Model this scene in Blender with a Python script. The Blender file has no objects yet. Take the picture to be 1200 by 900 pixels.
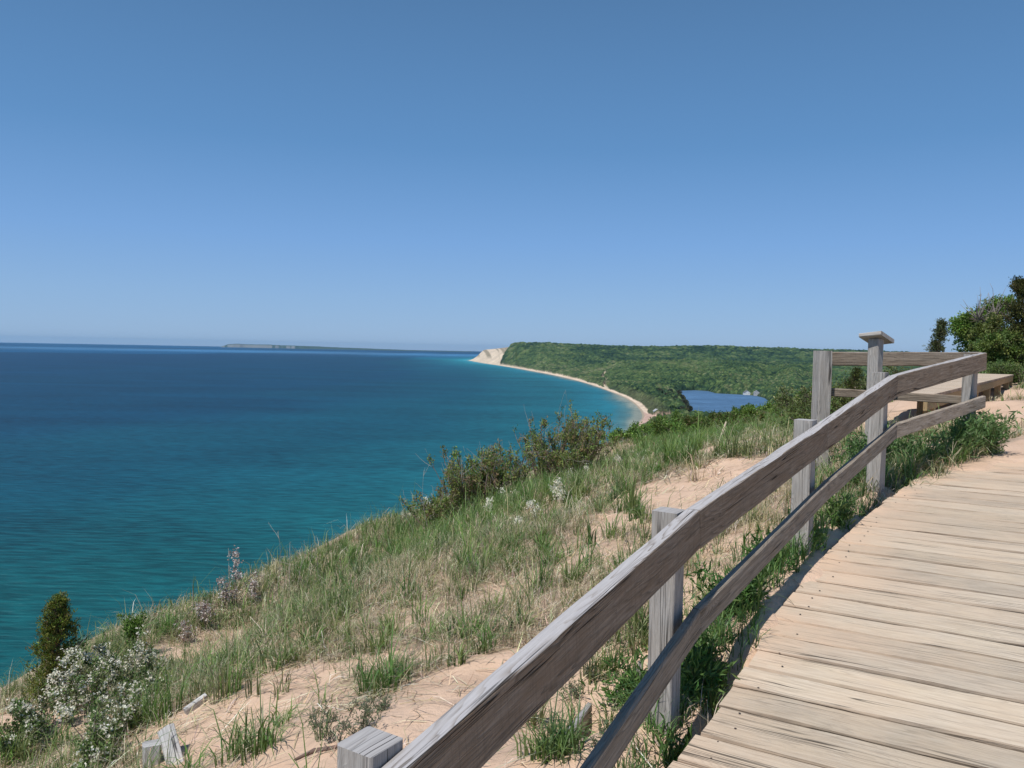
import bpy, math, random
import numpy as np
from mathutils import Vector, Matrix
R = math.radians
rng = np.random.default_rng(7)
random.seed(7)
scene = bpy.context.scene
COL = scene.collection

# ------------------------------------------------------------------ camera
F = 930.0
HORIZON = 409.6
LAKE = -120.0
cam_d = bpy.data.cameras.new('camera')
cam = bpy.data.objects.new('camera', cam_d)
COL.objects.link(cam)
cam_d.sensor_width = 36.0
cam_d.lens = 36.0 * F / 1200.0
cam_d.clip_start = 0.05
cam_d.clip_end = 120000.0
pitch = math.atan((450 - HORIZON) / F)
RM = Matrix.Rotation(math.pi / 2 - pitch, 3, 'X') @ Matrix.Rotation(R(1.12), 3, 'Z')
cam.matrix_world = RM.to_4x4()
scene.camera = cam
RN = np.array(RM)

def ray(px, py):
    d = RN @ np.array([(px - 600) / F, (450 - py) / F, -1.0])
    return d / d[1]
def pix(px, py, D):
    return ray(px, py) * D
def pix_plane(px, py, z):
    d = ray(px, py)
    return d * (z / d[2])

# ------------------------------------------------------------------ noise
def _h(ix, iy, seed):
    n = (ix * 374761393 + iy * 668265263 + seed * 982451653) & 0xFFFFFFFF
    n = ((n ^ (n >> 13)) * 1274126177) & 0xFFFFFFFF
    n = n ^ (n >> 16)
    return (n & 0xFFFF) / 65535.0
def vnoise(x, y, seed=0):
    x = np.asarray(x, float); y = np.asarray(y, float)
    ix = np.floor(x).astype(np.int64); iy = np.floor(y).astype(np.int64)
    fx = x - ix; fy = y - iy
    fx = fx * fx * (3 - 2 * fx); fy = fy * fy * (3 - 2 * fy)
    a = _h(ix, iy, seed); b = _h(ix + 1, iy, seed); c = _h(ix, iy + 1, seed); d = _h(ix + 1, iy + 1, seed)
    return (a + (b - a) * fx) * (1 - fy) + (c + (d - c) * fx) * fy
def fbm(x, y, seed=0, oct=4):
    s = 0; a = 0.5; t = 0
    for i in range(oct):
        s = s + a * vnoise(np.asarray(x) * 2**i, np.asarray(y) * 2**i, seed + i * 17); t += a; a *= 0.5
    return s / t
def sstep(a, b, x):
    t = np.clip((np.asarray(x, float) - a) / (b - a), 0, 1)
    return t * t * (3 - 2 * t)

# ------------------------------------------------------------------ mesh builder
class Geo:
    def __init__(s):
        s.v = []; s.c = []; s.uv = []; s.loops = []; s.tot = []; s.mi = []; s.n = 0
    def add(s, V, faces, col=(1, 1, 1), uv=None, mat=0):
        V = np.asarray(V, float).reshape(-1, 3); k = len(V)
        c = np.asarray(col, float)
        if c.ndim == 1: c = np.tile(c[:3], (k, 1))
        u = np.zeros((k, 2)) if uv is None else np.asarray(uv, float)
        s.v.append(V); s.c.append(c); s.uv.append(u)
        groups = faces if isinstance(faces, list) and len(faces) and isinstance(faces[0], np.ndarray) else [faces]
        for f in groups:
            f = np.asarray(f, np.int64)
            if f.size == 0: continue
            s.loops.append((f + s.n).ravel()); s.tot.append(np.full(len(f), f.shape[1])); s.mi.append(np.full(len(f), mat))
        s.n += k
        return s
    def build(s, name, mats, parent=None, smooth=True, loc=None):
        me = bpy.data.meshes.new(name)
        V = np.concatenate(s.v); L = np.concatenate(s.loops); T = np.concatenate(s.tot); C = np.concatenate(s.c); U = np.concatenate(s.uv)
        if loc is not None: V = V - np.asarray(loc, float)
        me.vertices.add(len(V)); me.vertices.foreach_set('co', V.astype(np.float32).ravel())
        me.loops.add(len(L)); me.loops.foreach_set('vertex_index', L.astype(np.int32))
        me.polygons.add(len(T))
        st = np.concatenate([[0], np.cumsum(T)[:-1]])
        me.polygons.foreach_set('loop_start', st.astype(np.int32))
        me.polygons.foreach_set('loop_total', T.astype(np.int32))
        me.polygons.foreach_set('material_index', np.concatenate(s.mi).astype(np.int32))
        me.polygons.foreach_set('use_smooth', np.full(len(T), smooth))
        a = me.attributes.new('Col', 'FLOAT_COLOR', 'POINT')
        a.data.foreach_set('color', np.concatenate([C, np.ones((len(C), 1))], 1).astype(np.float32).ravel())
        uvl = me.uv_layers.new(name='UVMap')
        uvl.data.foreach_set('uv', U[L].astype(np.float32).ravel())
        for m in (mats if isinstance(mats, (list, tuple)) else [mats]): me.materials.append(m)
        me.update(calc_edges=True); me.validate()
        o = bpy.data.objects.new(name, me); COL.objects.link(o)
        if loc is not None: o.location = tuple(loc)
        if parent is not None:
            o.parent = parent
            base = Vector((0, 0, 0)); q = parent
            while q is not None: base = base + Vector(q.location); q = q.parent
            o.location = (Vector(tuple(loc)) if loc is not None else Vector((0, 0, 0))) - base
        return o

def tag(o, label=None, cat=None, group=None, kind=None):
    if label: o['label'] = label
    if cat: o['category'] = cat
    if group: o['group'] = group
    if kind: o['kind'] = kind
    return o
def thing(name, loc, label, cat, group=None):
    o = bpy.data.objects.new(name, None); COL.objects.link(o)
    o.location = tuple(loc); o.empty_display_size = 0.2
    return tag(o, label, cat, group)
def copy_thing(root, loc, rz, sc, label, group=None):
    r = root.copy(); COL.objects.link(r); r.location = tuple(loc); r.rotation_euler = (0, 0, rz); r.scale = (sc, sc, sc)
    r['label'] = label
    if group: r['group'] = group
    for ch in list(root.children):
        c = ch.copy(); COL.objects.link(c); c.parent = r
        for g in ch.children:
            d = g.copy(); COL.objects.link(d); d.parent = c
    return r

def unit(v):
    v = np.asarray(v, float); return v / np.maximum(np.linalg.norm(v, axis=-1, keepdims=True), 1e-9)

# grown pieces: batches of tubes, blades, leaves
def tubes(g, P, Rr, sides=5, col=(0.2, 0.15, 0.1), mat=0):
    """P (N,K,3), Rr (N,K): N tubes of K points"""
    P = np.asarray(P, float); Rr = np.asarray(Rr, float)
    if P.ndim == 2: P = P[None]; Rr = Rr[None]
    N, K, _ = P.shape
    T = np.gradient(P, axis=1); T = unit(T)
    ref = np.where(np.abs(T[..., 2:3]) > 0.9, np.array([1.0, 0, 0]), np.array([0, 0, 1.0]))
    A = unit(np.cross(T, ref)); B = np.cross(T, A)
    th = np.arange(sides) * 2 * np.pi / sides
    ring = P[:, :, None] + Rr[:, :, None, None] * (A[:, :, None] * np.cos(th)[None, None, :, None] + B[:, :, None] * np.sin(th)[None, None, :, None])
    V = ring.reshape(-1, 3)
    i = np.arange(N)[:, None, None] * K * sides; k = np.arange(K - 1)[None, :, None] * sides; j = np.arange(sides)[None, None, :]; j2 = (j + 1) % sides
    f = np.stack([i + k + j, i + k + j2, i + k + sides + j2, i + k + sides + j], -1).reshape(-1, 4)
    c = np.asarray(col, float)
    if c.ndim == 2: c = np.repeat(c, K * sides, 0)
    uv = np.stack([np.tile(np.repeat(np.arange(K) * 0.2, sides), N), np.tile(np.arange(sides) * 0.05, N * K)], 1)
    g.add(V, f, c, uv, mat)
    cap = (np.arange(N)[:, None] * K * sides + (K - 1) * sides + np.arange(sides)[None, :])
    g.loops.append((cap + g.n - len(V)).ravel()); g.tot.append(np.full(N, sides)); g.mi.append(np.full(N, mat))

def blades(g, base, lean, h, w, bend, col, col_tip=None, mat=0, seg=3):
    """N grass blades: base (N,3); lean (N,2) unit horizontal; h,w,bend (N,)"""
    N = len(base); base = np.asarray(base, float)
    lean3 = np.concatenate([lean, np.zeros((N, 1))], 1)
    side = np.stack([-lean[:, 1], lean[:, 0], np.zeros(N)], 1)
    a = rng.uniform(-0.6, 0.6, N)[:, None]; side = unit(side + lean3 * a)
    pts = []; cols = []
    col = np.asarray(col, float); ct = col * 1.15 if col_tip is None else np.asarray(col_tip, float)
    for k in range(seg + 1):
        t = k / seg
        ang = bend * (0.25 * t + 0.75 * t * t)
        c = base + lean3 * (h * t * np.sin(ang))[:, None] + np.array([0, 0, 1.0]) * (h * t * np.cos(ang))[:, None]
        ww = (w * (1 - t) ** 0.6 * 0.5)[:, None] if k else (w * 0.4)[:, None]
        cc = col * (1 - t) + ct * t
        if k < seg:
            pts += [c - side * ww, c + side * ww]; cols += [cc, cc]
        else:
            pts += [c]; cols += [cc]
    M = 2 * seg + 1
    V = np.stack(pts, 1).reshape(-1, 3); C = np.stack(cols, 1).reshape(-1, 3)
    b = (np.arange(N) * M)[:, None]
    q = np.concatenate([b + np.array([[2 * k, 2 * k + 1, 2 * k + 3, 2 * k + 2]]) for k in range(seg - 1)], 0)
    t3 = b + np.array([[2 * seg - 2, 2 * seg - 1, 2 * seg]])
    g.add(V, [q, t3], C, None, mat)

def leaves(g, pos, d, L, W, col, mat=0, curl=0.25):
    """N leaves, one folded diamond (two triangles along the midrib) each"""
    N = len(pos); pos = np.asarray(pos, float); d = unit(d)
    r = unit(rng.normal(size=(N, 3))); s = unit(np.cross(d, r)); up = np.cross(s, d)
    L = np.broadcast_to(L, N)[:, None]; W = np.broadcast_to(W, N)[:, None]
    a = pos; tip = pos + d * L - up * L * curl
    l = pos + d * L * 0.45 + s * W * 0.5 + up * W * 0.18; rr = pos + d * L * 0.45 - s * W * 0.5 + up * W * 0.18
    V = np.stack([a, l, tip, rr], 1).reshape(-1, 3)
    b = (np.arange(N) * 4)[:, None]
    f = np.concatenate([b + np.array([[0, 2, 1]]), b + np.array([[0, 3, 2]])], 0)
    C = np.repeat(np.asarray(col, float), 4, 0) if np.ndim(col) == 2 else col
    g.add(V, f, C, None, mat)

def vary(col, N, a=0.25, hue=0.12):
    c = np.asarray(col, float)[None] * np.exp(rng.normal(0, a, (N, 1))) * np.exp(rng.normal(0, hue, (N, 3)))
    return np.clip(c, 0.002, 0.95)
def mixpal(pal, N, a=0.2, hue=0.08, p=None):
    pal = np.asarray(pal, float); i = rng.choice(len(pal), N, p=p)
    return np.clip(pal[i] * np.exp(rng.normal(0, a, (N, 1))) * np.exp(rng.normal(0, hue, (N, 3))), 0.002, 0.95)

# ------------------------------------------------------------------ materials
def newmat(name):
    m = bpy.data.materials.new(name); m.use_nodes = True
    nt = m.node_tree; nt.nodes.clear()
    return m, nt, nt.nodes, nt.links
def nd(ns, t, **kw):
    n = ns.new(t)
    for k, v in kw.items(): setattr(n, k, v)
    return n
def ramp(ns, stops, interp='LINEAR'):
    n = ns.new('ShaderNodeValToRGB'); e = n.color_ramp.elements; n.color_ramp.interpolation = interp
    while len(e) < len(stops): e.new(0.5)
    for i, (p, c) in enumerate(stops):
        e[i].position = p; e[i].color = (c, c, c, 1) if np.ndim(c) == 0 else (*c, 1)
    return n
def mixc(ns, ls, fac, a, b, blend='MIX'):
    n = ns.new('ShaderNodeMix'); n.data_type = 'RGBA'; n.blend_type = blend; n.clamp_factor = True
    for i, x in ((0, fac), (6, a), (7, b)):
        if hasattr(x, 'links') or hasattr(x, 'is_linked'): ls.new(x, n.inputs[i])
        elif i == 0: n.inputs[0].default_value = x
        else: n.inputs[i].default_value = (*x, 1)
    return n.outputs[2]
def mth(ns, ls, op, a, b=None, clamp=False):
    n = ns.new('ShaderNodeMath'); n.operation = op; n.use_clamp = clamp
    for i, x in enumerate((a, b)):
        if x is None: continue
        if hasattr(x, 'is_linked'): ls.new(x, n.inputs[i])
        else: n.inputs[i].default_value = x
    return n.outputs[0]

def wood_material(name, dark, mid, light, brown, brown_amt, crack=0.5, bump=0.35, sand=0.0, silver=0.0, saw=0.0, ring=0.6, knots=0.70, side_dark=0.0):
    m, nt, ns, ls = newmat(name)
    uv = nd(ns, 'ShaderNodeUVMap'); uv.uv_map = 'UVMap'
    col = nd(ns, 'ShaderNodeVertexColor'); col.layer_name = 'Col'
    sep = nd(ns, 'ShaderNodeSeparateColor'); ls.new(col.outputs[0], sep.inputs[0])
    def noi(src, su, sv, det=3, rough=0.6):
        mp = nd(ns, 'ShaderNodeMapping'); ls.new(src, mp.inputs[0]); mp.inputs['Scale'].default_value = (su, sv, 1)
        n = nd(ns, 'ShaderNodeTexNoise'); n.inputs['Scale'].default_value = 1; n.inputs['Detail'].default_value = det
        n.inputs['Roughness'].default_value = rough; ls.new(mp.outputs[0], n.inputs['Vector']); return n.outputs[0]
    u0 = uv.outputs[0]
    # knots: some cells of a stretched voronoi push the rings aside
    kmap = nd(ns, 'ShaderNodeMapping'); kmap.inputs['Scale'].default_value = (2.6, 7.5, 1); ls.new(u0, kmap.inputs[0])
    kv = nd(ns, 'ShaderNodeTexVoronoi'); kv.inputs['Scale'].default_value = 1; ls.new(kmap.outputs[0], kv.inputs['Vector'])
    kon = nd(ns, 'ShaderNodeSeparateColor'); ls.new(kv.outputs['Color'], kon.inputs[0])
    kg = mth(ns, ls, 'GREATER_THAN', kon.outputs[0], knots)
    kfield = mth(ns, ls, 'MULTIPLY', ramp_out(ns, ls, kv.outputs['Distance'], [(0.0, 1.0), (0.15, 0.6), (0.42, 0.0)]), kg)
    kcore = mth(ns, ls, 'MULTIPLY', ramp_out(ns, ls, kv.outputs['Distance'], [(0.0, 1.0), (0.07, 0.8), (0.12, 0.0)]), kg)
    f = mth(ns, ls, 'ADD', noi(u0, 0.75, 9.0, 3, 0.5), mth(ns, ls, 'MULTIPLY', kfield, 0.30))
    fr = mth(ns, ls, 'FRACT', mth(ns, ls, 'MULTIPLY', f, 26.0))
    rings = ramp_out(ns, ls, fr, [(0.0, 1.0), (0.10, 0.75), (0.42, 0.0), (0.92, 0.0), (1.0, 1.0)])
    gate = ramp_out(ns, ls, noi(u0, 1.6, 22, 3), [(0.40, 0.15), (0.62, 1.0)])
    rings = mth(ns, ls, 'MULTIPLY', rings, gate)
    # weather checks: thin broken lines along the grain
    ck = mth(ns, ls, 'ABSOLUTE', mth(ns, ls, 'SUBTRACT', noi(u0, 0.55, 26, 2, 0.5), 0.5))
    ckm = mth(ns, ls, 'MULTIPLY', ramp_out(ns, ls, ck, [(0.0, 1.0), (0.004, 0.9), (0.012, 0.0)]), ramp_out(ns, ls, noi(u0, 1.1, 12, 3), [(0.50, 0.0), (0.60, 1.0)]))
    ckm = mth(ns, ls, 'MULTIPLY', ckm, crack)
    fine = noi(u0, 14, 420, 3, 0.7); med = noi(u0, 5, 90, 4, 0.7); blot = noi(u0, 5, 16, 5, 0.65)
    c = ramp_out(ns, ls, med, [(0.30, dark), (0.50, mid), (0.72, light)])
    c = mixc(ns, ls, mth(ns, ls, 'MULTIPLY', mth(ns, ls, 'SUBTRACT', fine, 0.45, True), 1.8), c, light)
    bm = mth(ns, ls, 'MULTIPLY', ramp_out(ns, ls, blot, [(0.38, 0.0), (0.62, 1.0)]), brown_amt)
    bm = mth(ns, ls, 'ADD', bm, mth(ns, ls, 'MULTIPLY', mth(ns, ls, 'SUBTRACT', sep.outputs[1], 0.5), 0.7), True)
    c = mixc(ns, ls, bm, c, brown)
    c = mixc(ns, ls, mth(ns, ls, 'MULTIPLY', rings, ring), c, tuple(x * 0.55 for x in dark))
    if saw > 0:
        sw = noi(u0, 150, 5, 3, 0.8); c = mixc(ns, ls, mth(ns, ls, 'MULTIPLY', ramp_out(ns, ls, sw, [(0.52, 0.0), (0.7, 1.0)]), saw), c, tuple(x * 0.6 for x in dark))
    if silver > 0:      # upward faces are mixed toward a paler silver grey
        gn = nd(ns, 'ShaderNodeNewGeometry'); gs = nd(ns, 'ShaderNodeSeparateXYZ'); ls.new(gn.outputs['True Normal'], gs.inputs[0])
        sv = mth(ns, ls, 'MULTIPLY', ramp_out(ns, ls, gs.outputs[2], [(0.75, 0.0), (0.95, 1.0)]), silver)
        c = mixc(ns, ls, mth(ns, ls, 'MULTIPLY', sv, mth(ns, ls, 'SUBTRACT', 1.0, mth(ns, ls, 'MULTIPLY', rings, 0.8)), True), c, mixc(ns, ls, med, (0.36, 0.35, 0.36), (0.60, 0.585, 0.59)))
    c = mixc(ns, ls, mth(ns, ls, 'MULTIPLY', kcore, 0.6), c, tuple(x * 0.5 for x in brown))
    c = mixc(ns, ls, ckm, c, tuple(x * 0.25 for x in dark))
    if side_dark > 0:       # board sides and bevels are mixed toward dark brown
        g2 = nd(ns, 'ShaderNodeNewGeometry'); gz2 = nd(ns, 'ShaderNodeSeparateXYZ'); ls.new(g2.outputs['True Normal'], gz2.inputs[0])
        c = mixc(ns, ls, mth(ns, ls, 'MULTIPLY', ramp_out(ns, ls, gz2.outputs[2], [(0.5, 1.0), (0.80, 0.8), (0.93, 0.0)]), side_dark), c, (0.085, 0.06, 0.045))
    tone = mth(ns, ls, 'ADD', mth(ns, ls, 'MULTIPLY', sep.outputs[0], 0.7), 0.65)
    mul = nd(ns, 'ShaderNodeVectorMath', operation='SCALE'); ls.new(c, mul.inputs[0]); ls.new(tone, mul.inputs['Scale'])
    c = mul.outputs[0]
    if sand > 0:
        tc = nd(ns, 'ShaderNodeNewGeometry')
        sn_ = nd(ns, 'ShaderNodeTexNoise'); sn_.inputs['Scale'].default_value = 2.3; sn_.inputs['Detail'].default_value = 6; sn_.inputs['Roughness'].default_value = 0.65; ls.new(tc.outputs['Position'], sn_.inputs['Vector'])
        keep = mth(ns, ls, 'SUBTRACT', 1.0, mth(ns, ls, 'MULTIPLY', ckm, 0.9))
        sm = ramp_out(ns, ls, sn_.outputs[0], [(0.40, 0.0), (0.66, 1.0)])
        c = mixc(ns, ls, mth(ns, ls, 'MULTIPLY', mth(ns, ls, 'MULTIPLY', sm, sand), keep), c, (0.61, 0.475, 0.345))
        sm2 = mth(ns, ls, 'MULTIPLY', mth(ns, ls, 'MULTIPLY', sep.outputs[2], ramp_out(ns, ls, sn_.outputs[0], [(0.34, 0.35), (0.56, 1.0)]), True), keep)
        c = mixc(ns, ls, sm2, c, (0.65, 0.465, 0.335))
    bs = nd(ns, 'ShaderNodeBsdfPrincipled'); ls.new(c, bs.inputs['Base Color']); bs.inputs['Roughness'].default_value = 0.9
    bs.inputs['Specular IOR Level'].default_value = 0.12
    hgt = mth(ns, ls, 'SUBTRACT', mth(ns, ls, 'ADD', mth(ns, ls, 'MULTIPLY', med, 0.9), mth(ns, ls, 'MULTIPLY', fine, 0.4)), mth(ns, ls, 'ADD', mth(ns, ls, 'MULTIPLY', ckm, 1.5), mth(ns, ls, 'MULTIPLY', rings, 0.35)))
    bp = nd(ns, 'ShaderNodeBump'); bp.inputs['Strength'].default_value = bump; bp.inputs['Distance'].default_value = 0.005
    ls.new(hgt, bp.inputs['Height']); ls.new(bp.outputs[0], bs.inputs['Normal'])
    out = nd(ns, 'ShaderNodeOutputMaterial'); ls.new(bs.outputs[0], out.inputs[0])
    return m
def ramp_out(ns, ls, x, stops):
    r = ramp(ns, stops); ls.new(x, r.inputs[0]); return r.outputs[0]

def foliage_material(name, trans=0.3, rough=0.5, spec=0.3, tint=(1.3, 1.5, 0.7)):
    m, nt, ns, ls = newmat(name)
    col = nd(ns, 'ShaderNodeVertexColor'); col.layer_name = 'Col'
    bs = nd(ns, 'ShaderNodeBsdfPrincipled'); ls.new(col.outputs[0], bs.inputs['Base Color']); bs.inputs['Roughness'].default_value = rough
    bs.inputs['Specular IOR Level'].default_value = spec
    out = nd(ns, 'ShaderNodeOutputMaterial')
    if trans > 0:
        tr = nd(ns, 'ShaderNodeBsdfTranslucent')
        g = nd(ns, 'ShaderNodeVectorMath', operation='MULTIPLY'); ls.new(col.outputs[0], g.inputs[0]); g.inputs[1].default_value = tint; ls.new(g.outputs[0], tr.inputs[0])
        mx = nd(ns, 'ShaderNodeMixShader'); mx.inputs[0].default_value = trans; ls.new(bs.outputs[0], mx.inputs[1]); ls.new(tr.outputs[0], mx.inputs[2]); ls.new(mx.outputs[0], out.inputs[0])
    else: ls.new(bs.outputs[0], out.inputs[0])
    return m

def plain_material(name, colr, rough=0.8, noise=0.15, scale=3.0):
    m, nt, ns, ls = newmat(name)
    g = nd(ns, 'ShaderNodeNewGeometry'); n = nd(ns, 'ShaderNodeTexNoise'); n.inputs['Scale'].default_value = scale; n.inputs['Detail'].default_value = 5
    ls.new(g.outputs['Position'], n.inputs['Vector'])
    c = mixc(ns, ls, n.outputs[0], tuple(x * (1 - noise) for x in colr), tuple(min(1, x * (1 + noise)) for x in colr))
    bs = nd(ns, 'ShaderNodeBsdfPrincipled'); ls.new(c, bs.inputs['Base Color']); bs.inputs['Roughness'].default_value = rough
    out = nd(ns, 'ShaderNodeOutputMaterial'); ls.new(bs.outputs[0], out.inputs[0])
    return m

M = {}
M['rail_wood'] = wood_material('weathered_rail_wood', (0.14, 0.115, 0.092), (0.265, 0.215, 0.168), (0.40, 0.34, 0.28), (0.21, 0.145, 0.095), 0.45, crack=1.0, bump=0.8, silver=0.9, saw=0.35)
M['low_rail_wood'] = wood_material('weathered_low_rail_wood', (0.15, 0.128, 0.105), (0.30, 0.255, 0.205), (0.44, 0.385, 0.33), (0.23, 0.17, 0.115), 0.35, crack=1.0, bump=0.8, saw=0.2)
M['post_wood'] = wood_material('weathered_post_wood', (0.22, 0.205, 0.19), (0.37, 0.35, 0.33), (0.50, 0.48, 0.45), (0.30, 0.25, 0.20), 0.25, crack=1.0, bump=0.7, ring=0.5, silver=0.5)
M['deck_wood'] = wood_material('sandy_deck_wood', (0.31, 0.255, 0.205), (0.49, 0.42, 0.335), (0.60, 0.53, 0.435), (0.54, 0.44, 0.31), 0.3, crack=1.0, bump=0.6, sand=0.4, ring=0.38, knots=0.80, side_dark=0.62)
M['stake_wood'] = wood_material('bleached_wood', (0.27, 0.26, 0.25), (0.48, 0.47, 0.46), (0.68, 0.67, 0.66), (0.33, 0.28, 0.24), 0.15, crack=0.9, bump=0.8)
M['new_wood'] = wood_material('yellow_treated_wood', (0.22, 0.15, 0.08), (0.40, 0.29, 0.16), (0.52, 0.40, 0.25), (0.36, 0.25, 0.13), 0.4, crack=0.5, bump=0.5)
M['foliage'] = foliage_material('leaf_green', 0.28, 0.5, 0.3)
M['grass'] = foliage_material('grass_blade', 0.3, 0.45, 0.35)
M['dry'] = foliage_material('dry_straw', 0.15, 0.8, 0.1)
M['petal'] = foliage_material('white_petal', 0.3, 0.6, 0.1, (1, 1, 1))
M['bark'] = foliage_material('bark', 0.0, 0.9, 0.1)

# a board or post: rounded rectangle swept along p0 -> p1
def beam(g, p0, p1, up, w, h, segs=10, ch=0.006, wob=0.0015, tone=None, brown=None, sandc=0.0, ends=(None, None), mat=0, skew=0.0):
    """w across (side direction), h along 'up'. Axis runs through the section centre."""
    p0 = np.asarray(p0, float); p1 = np.asarray(p1, float); ax = p1 - p0; L = np.linalg.norm(ax); ax = ax / L
    up = np.asarray(up, float); up = unit(up - ax * np.dot(up, ax)); sd = np.cross(ax, up)
    a, b = w / 2, h / 2
    prof = np.array([(-a + ch, -b), (a - ch, -b), (a, -b + ch), (a, b - ch), (a - ch, b), (-a + ch, b), (-a, b - ch), (-a, -b + ch), (-a + ch, -b)])
    per = np.concatenate([[0], np.cumsum(np.linalg.norm(np.diff(prof, axis=0), axis=1))])
    n = segs + 1; ts = np.linspace(0, 1, n); m = len(prof)
    so = rng.uniform(0, 50, 2)
    V = np.zeros((n, m, 3)); UV = np.zeros((n, m, 2))
    ph = rng.uniform(0, 100)
    for j in range(m):
        jj = j % 8
        dx = (vnoise(ts * L * 5, np.full(n, jj * 3.1 + ph), 3) - 0.5) * 2 * wob; dz = (vnoise(ts * L * 5, np.full(n, jj * 7.7 + ph), 5) - 0.5) * 2 * wob
        V[:, j] = p0 + ax * (ts * L + skew * prof[j, 0] * (1 - ts)**6)[:, None] + sd * (prof[j, 0] + dx)[:, None] + up * (prof[j, 1] + dz)[:, None]
        UV[:, j, 0] = ts * L + so[0]; UV[:, j, 1] = per[j] + so[1]
    i = np.arange(n - 1)[:, None] * m; j = np.arange(m - 1)[None]
    f = np.stack([i + j, i + j + 1, i + m + j + 1, i + m + j], -1).reshape(-1, 4)
    tone = rng.uniform(0.3, 0.7) if tone is None else tone; brown = rng.uniform(0.3, 0.7) if brown is None else brown
    c = (tone, brown, sandc)
    if np.ndim(sandc): c = np.stack([np.full(n * m, tone), np.full(n * m, brown), np.repeat(np.interp(ts, np.linspace(0, 1, len(sandc)), sandc), m)], 1)
    g.add(V.reshape(-1, 3), f, c, UV.reshape(-1, 2), mat)
    for e, k in ((0, 0), (1, n - 1)):
        vv = V[k, :8]; uvv = np.stack([(prof[:8, 1]) * 0.25 + so[0] + 3, prof[:8, 0] + so[1] + 9], 1)
        ff = np.arange(8)[None] if k else np.arange(8)[::-1][None]
        g.add(vv, ff, c if np.ndim(c) == 1 else c[k * m:k * m + 8], uvv, mat)
# ================================================================== NEAR GROUND
U = np.array([0.5, 0.866]); Nn = np.array([0.866, -0.5])     # along the boardwalk, across it
def sn(x, y): return x * U[0] + y * U[1], x * Nn[0] + y * Nn[1]
DS = [-14, -4, 0, 2.72, 4.31, 5.67, 7.5, 9.5, 13, 30]
DZ = [-3.0, -2.15, -1.62, -1.237, -1.02, -0.88, -0.765, -0.72, -0.70, -0.6]
def deck_z(s): return np.interp(s, DS, DZ)
def deck_hit(px, py):
    d = ray(px, py); lo = 0.5
    D = np.linspace(0.5, 20, 4000)
    z = d[2] * D; zz = deck_z(sn(d[0] * D, D)[0])
    k = int(np.argmax(z < zz)); return d * D[k]
edge_px = [(785, 900), (800, 883), (821, 853.6), (841, 828), (866, 797), (892, 757), (910, 718), (935, 688), (972, 644), (1017, 602), (1045, 582), (1072, 562)]
EP = np.array([sn(*deck_hit(*p)[:2]) for p in edge_px])
E_S = np.concatenate([[-14, -4, 0, 1.2], EP[:, 0], [7.5, 9.5, 11]]); E_N = np.concatenate([[-1.6, -1.15, -0.95, -0.87], EP[:, 1], [0.14, 0.75, 1.3]])
o_ = np.argsort(E_S); E_S = E_S[o_]; E_N = E_N[o_]
def edge_n(s): return np.interp(s, E_S, E_N)
DECK_W = 2.5

EDGE = [(-6, -14, -3.2), (-4.2, -5, -2.7), (-3.3, 1, -2.35)] + [tuple(pix(*p)) for p in
        [(0, 872, 4.7), (60, 838, 5.0), (150, 786, 6.2), (240, 722, 7.7), (330, 692, 8.5), (400, 658, 10), (480, 616, 12.2), (545, 588, 14), (620, 560, 17), (700, 532, 21), (745, 519, 24), (800, 506, 27), (900, 486, 31)]] \
        + [(15, 38, -1.6), (30, 46, -0.8), (60, 60, 0), (120, 80, 0)]
EDGE = np.array(EDGE)
_cp = [pix(*p) for p in [(640, 888, 2.75), (450, 800, 3.75), (200, 868, 3.87), (80, 850, 4.5), (300, 750, 5.4), (450, 700, 5.9), (600, 700, 5.3), (700, 600, 7.8), (550, 640, 7.5), (620, 590, 10.4),
                        (820, 565, 7.6), (860, 520, 11.0), (930, 540, 7.4), (700, 700, 4.4), (760, 620, 5.9), (1000, 512, 8.6), (1150, 475, 12.5), (1195, 480, 11.5), (1180, 520, 7.0), (880, 640, 4.7), (730, 830, 3.0), (560, 860, 3.1),
                        (820, 520, 17), (900, 498, 22), (960, 475, 26), (760, 535, 17), (1110, 437, 32), (1190, 440, 30)]]
_cp += [np.array(p) for p in [(-0.2, 1.47, -1.62), (0.60, 2.80, -1.36), (1.5, 4.07, -1.12), (2.35, 5.2, -0.98), (3.8, 6.5, -0.83), (-1.0, 0.3, -1.86), (-0.5, -3, -2.3), (-3, -3, -2.5), (4.5, 0, -1.2), (7, 3, -0.9), (12, 8, -0.7), (5, 9, -0.75), (8, 9, -0.72),
                               (12, 20, -0.75), (20, 30, -0.4), (30, 10, -0.3), (60, 40, 0.6), (60, 0, 0.4), (40, 52, -0.2), (3, -10, -2.0), (30, -14, -1.0)]]
_cp += [e for e in EDGE]
CP = np.array(_cp); CX, CY, CZ = CP[:, 0], CP[:, 1], CP[:, 2]
def _phi(r): return np.sqrt(r * r + 0.3**2)
def _fit():
    n = len(CX); K = _phi(np.hypot(CX[:, None] - CX[None], CY[:, None] - CY[None]))
    A = np.zeros((n + 3, n + 3)); A[:n, :n] = K + np.eye(n) * 0.06; P = np.stack([np.ones(n), CX, CY], 1); A[:n, n:] = P; A[n:, :n] = P.T
    return np.linalg.lstsq(A, np.concatenate([CZ, np.zeros(3)]), rcond=None)[0]
_W = _fit()
def rbf(x, y):
    x = np.asarray(x, float); y = np.asarray(y, float); sh = x.shape; x = x.ravel(); y = y.ravel(); out = np.zeros(len(x))
    for a in range(0, len(x), 20000):
        xx = x[a:a + 20000]; yy = y[a:a + 20000]
        out[a:a + 20000] = _phi(np.hypot(xx[:, None] - CX, yy[:, None] - CY)) @ _W[:-3] + _W[-3] + _W[-2] * xx + _W[-1] * yy
    return out.reshape(sh)
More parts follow.
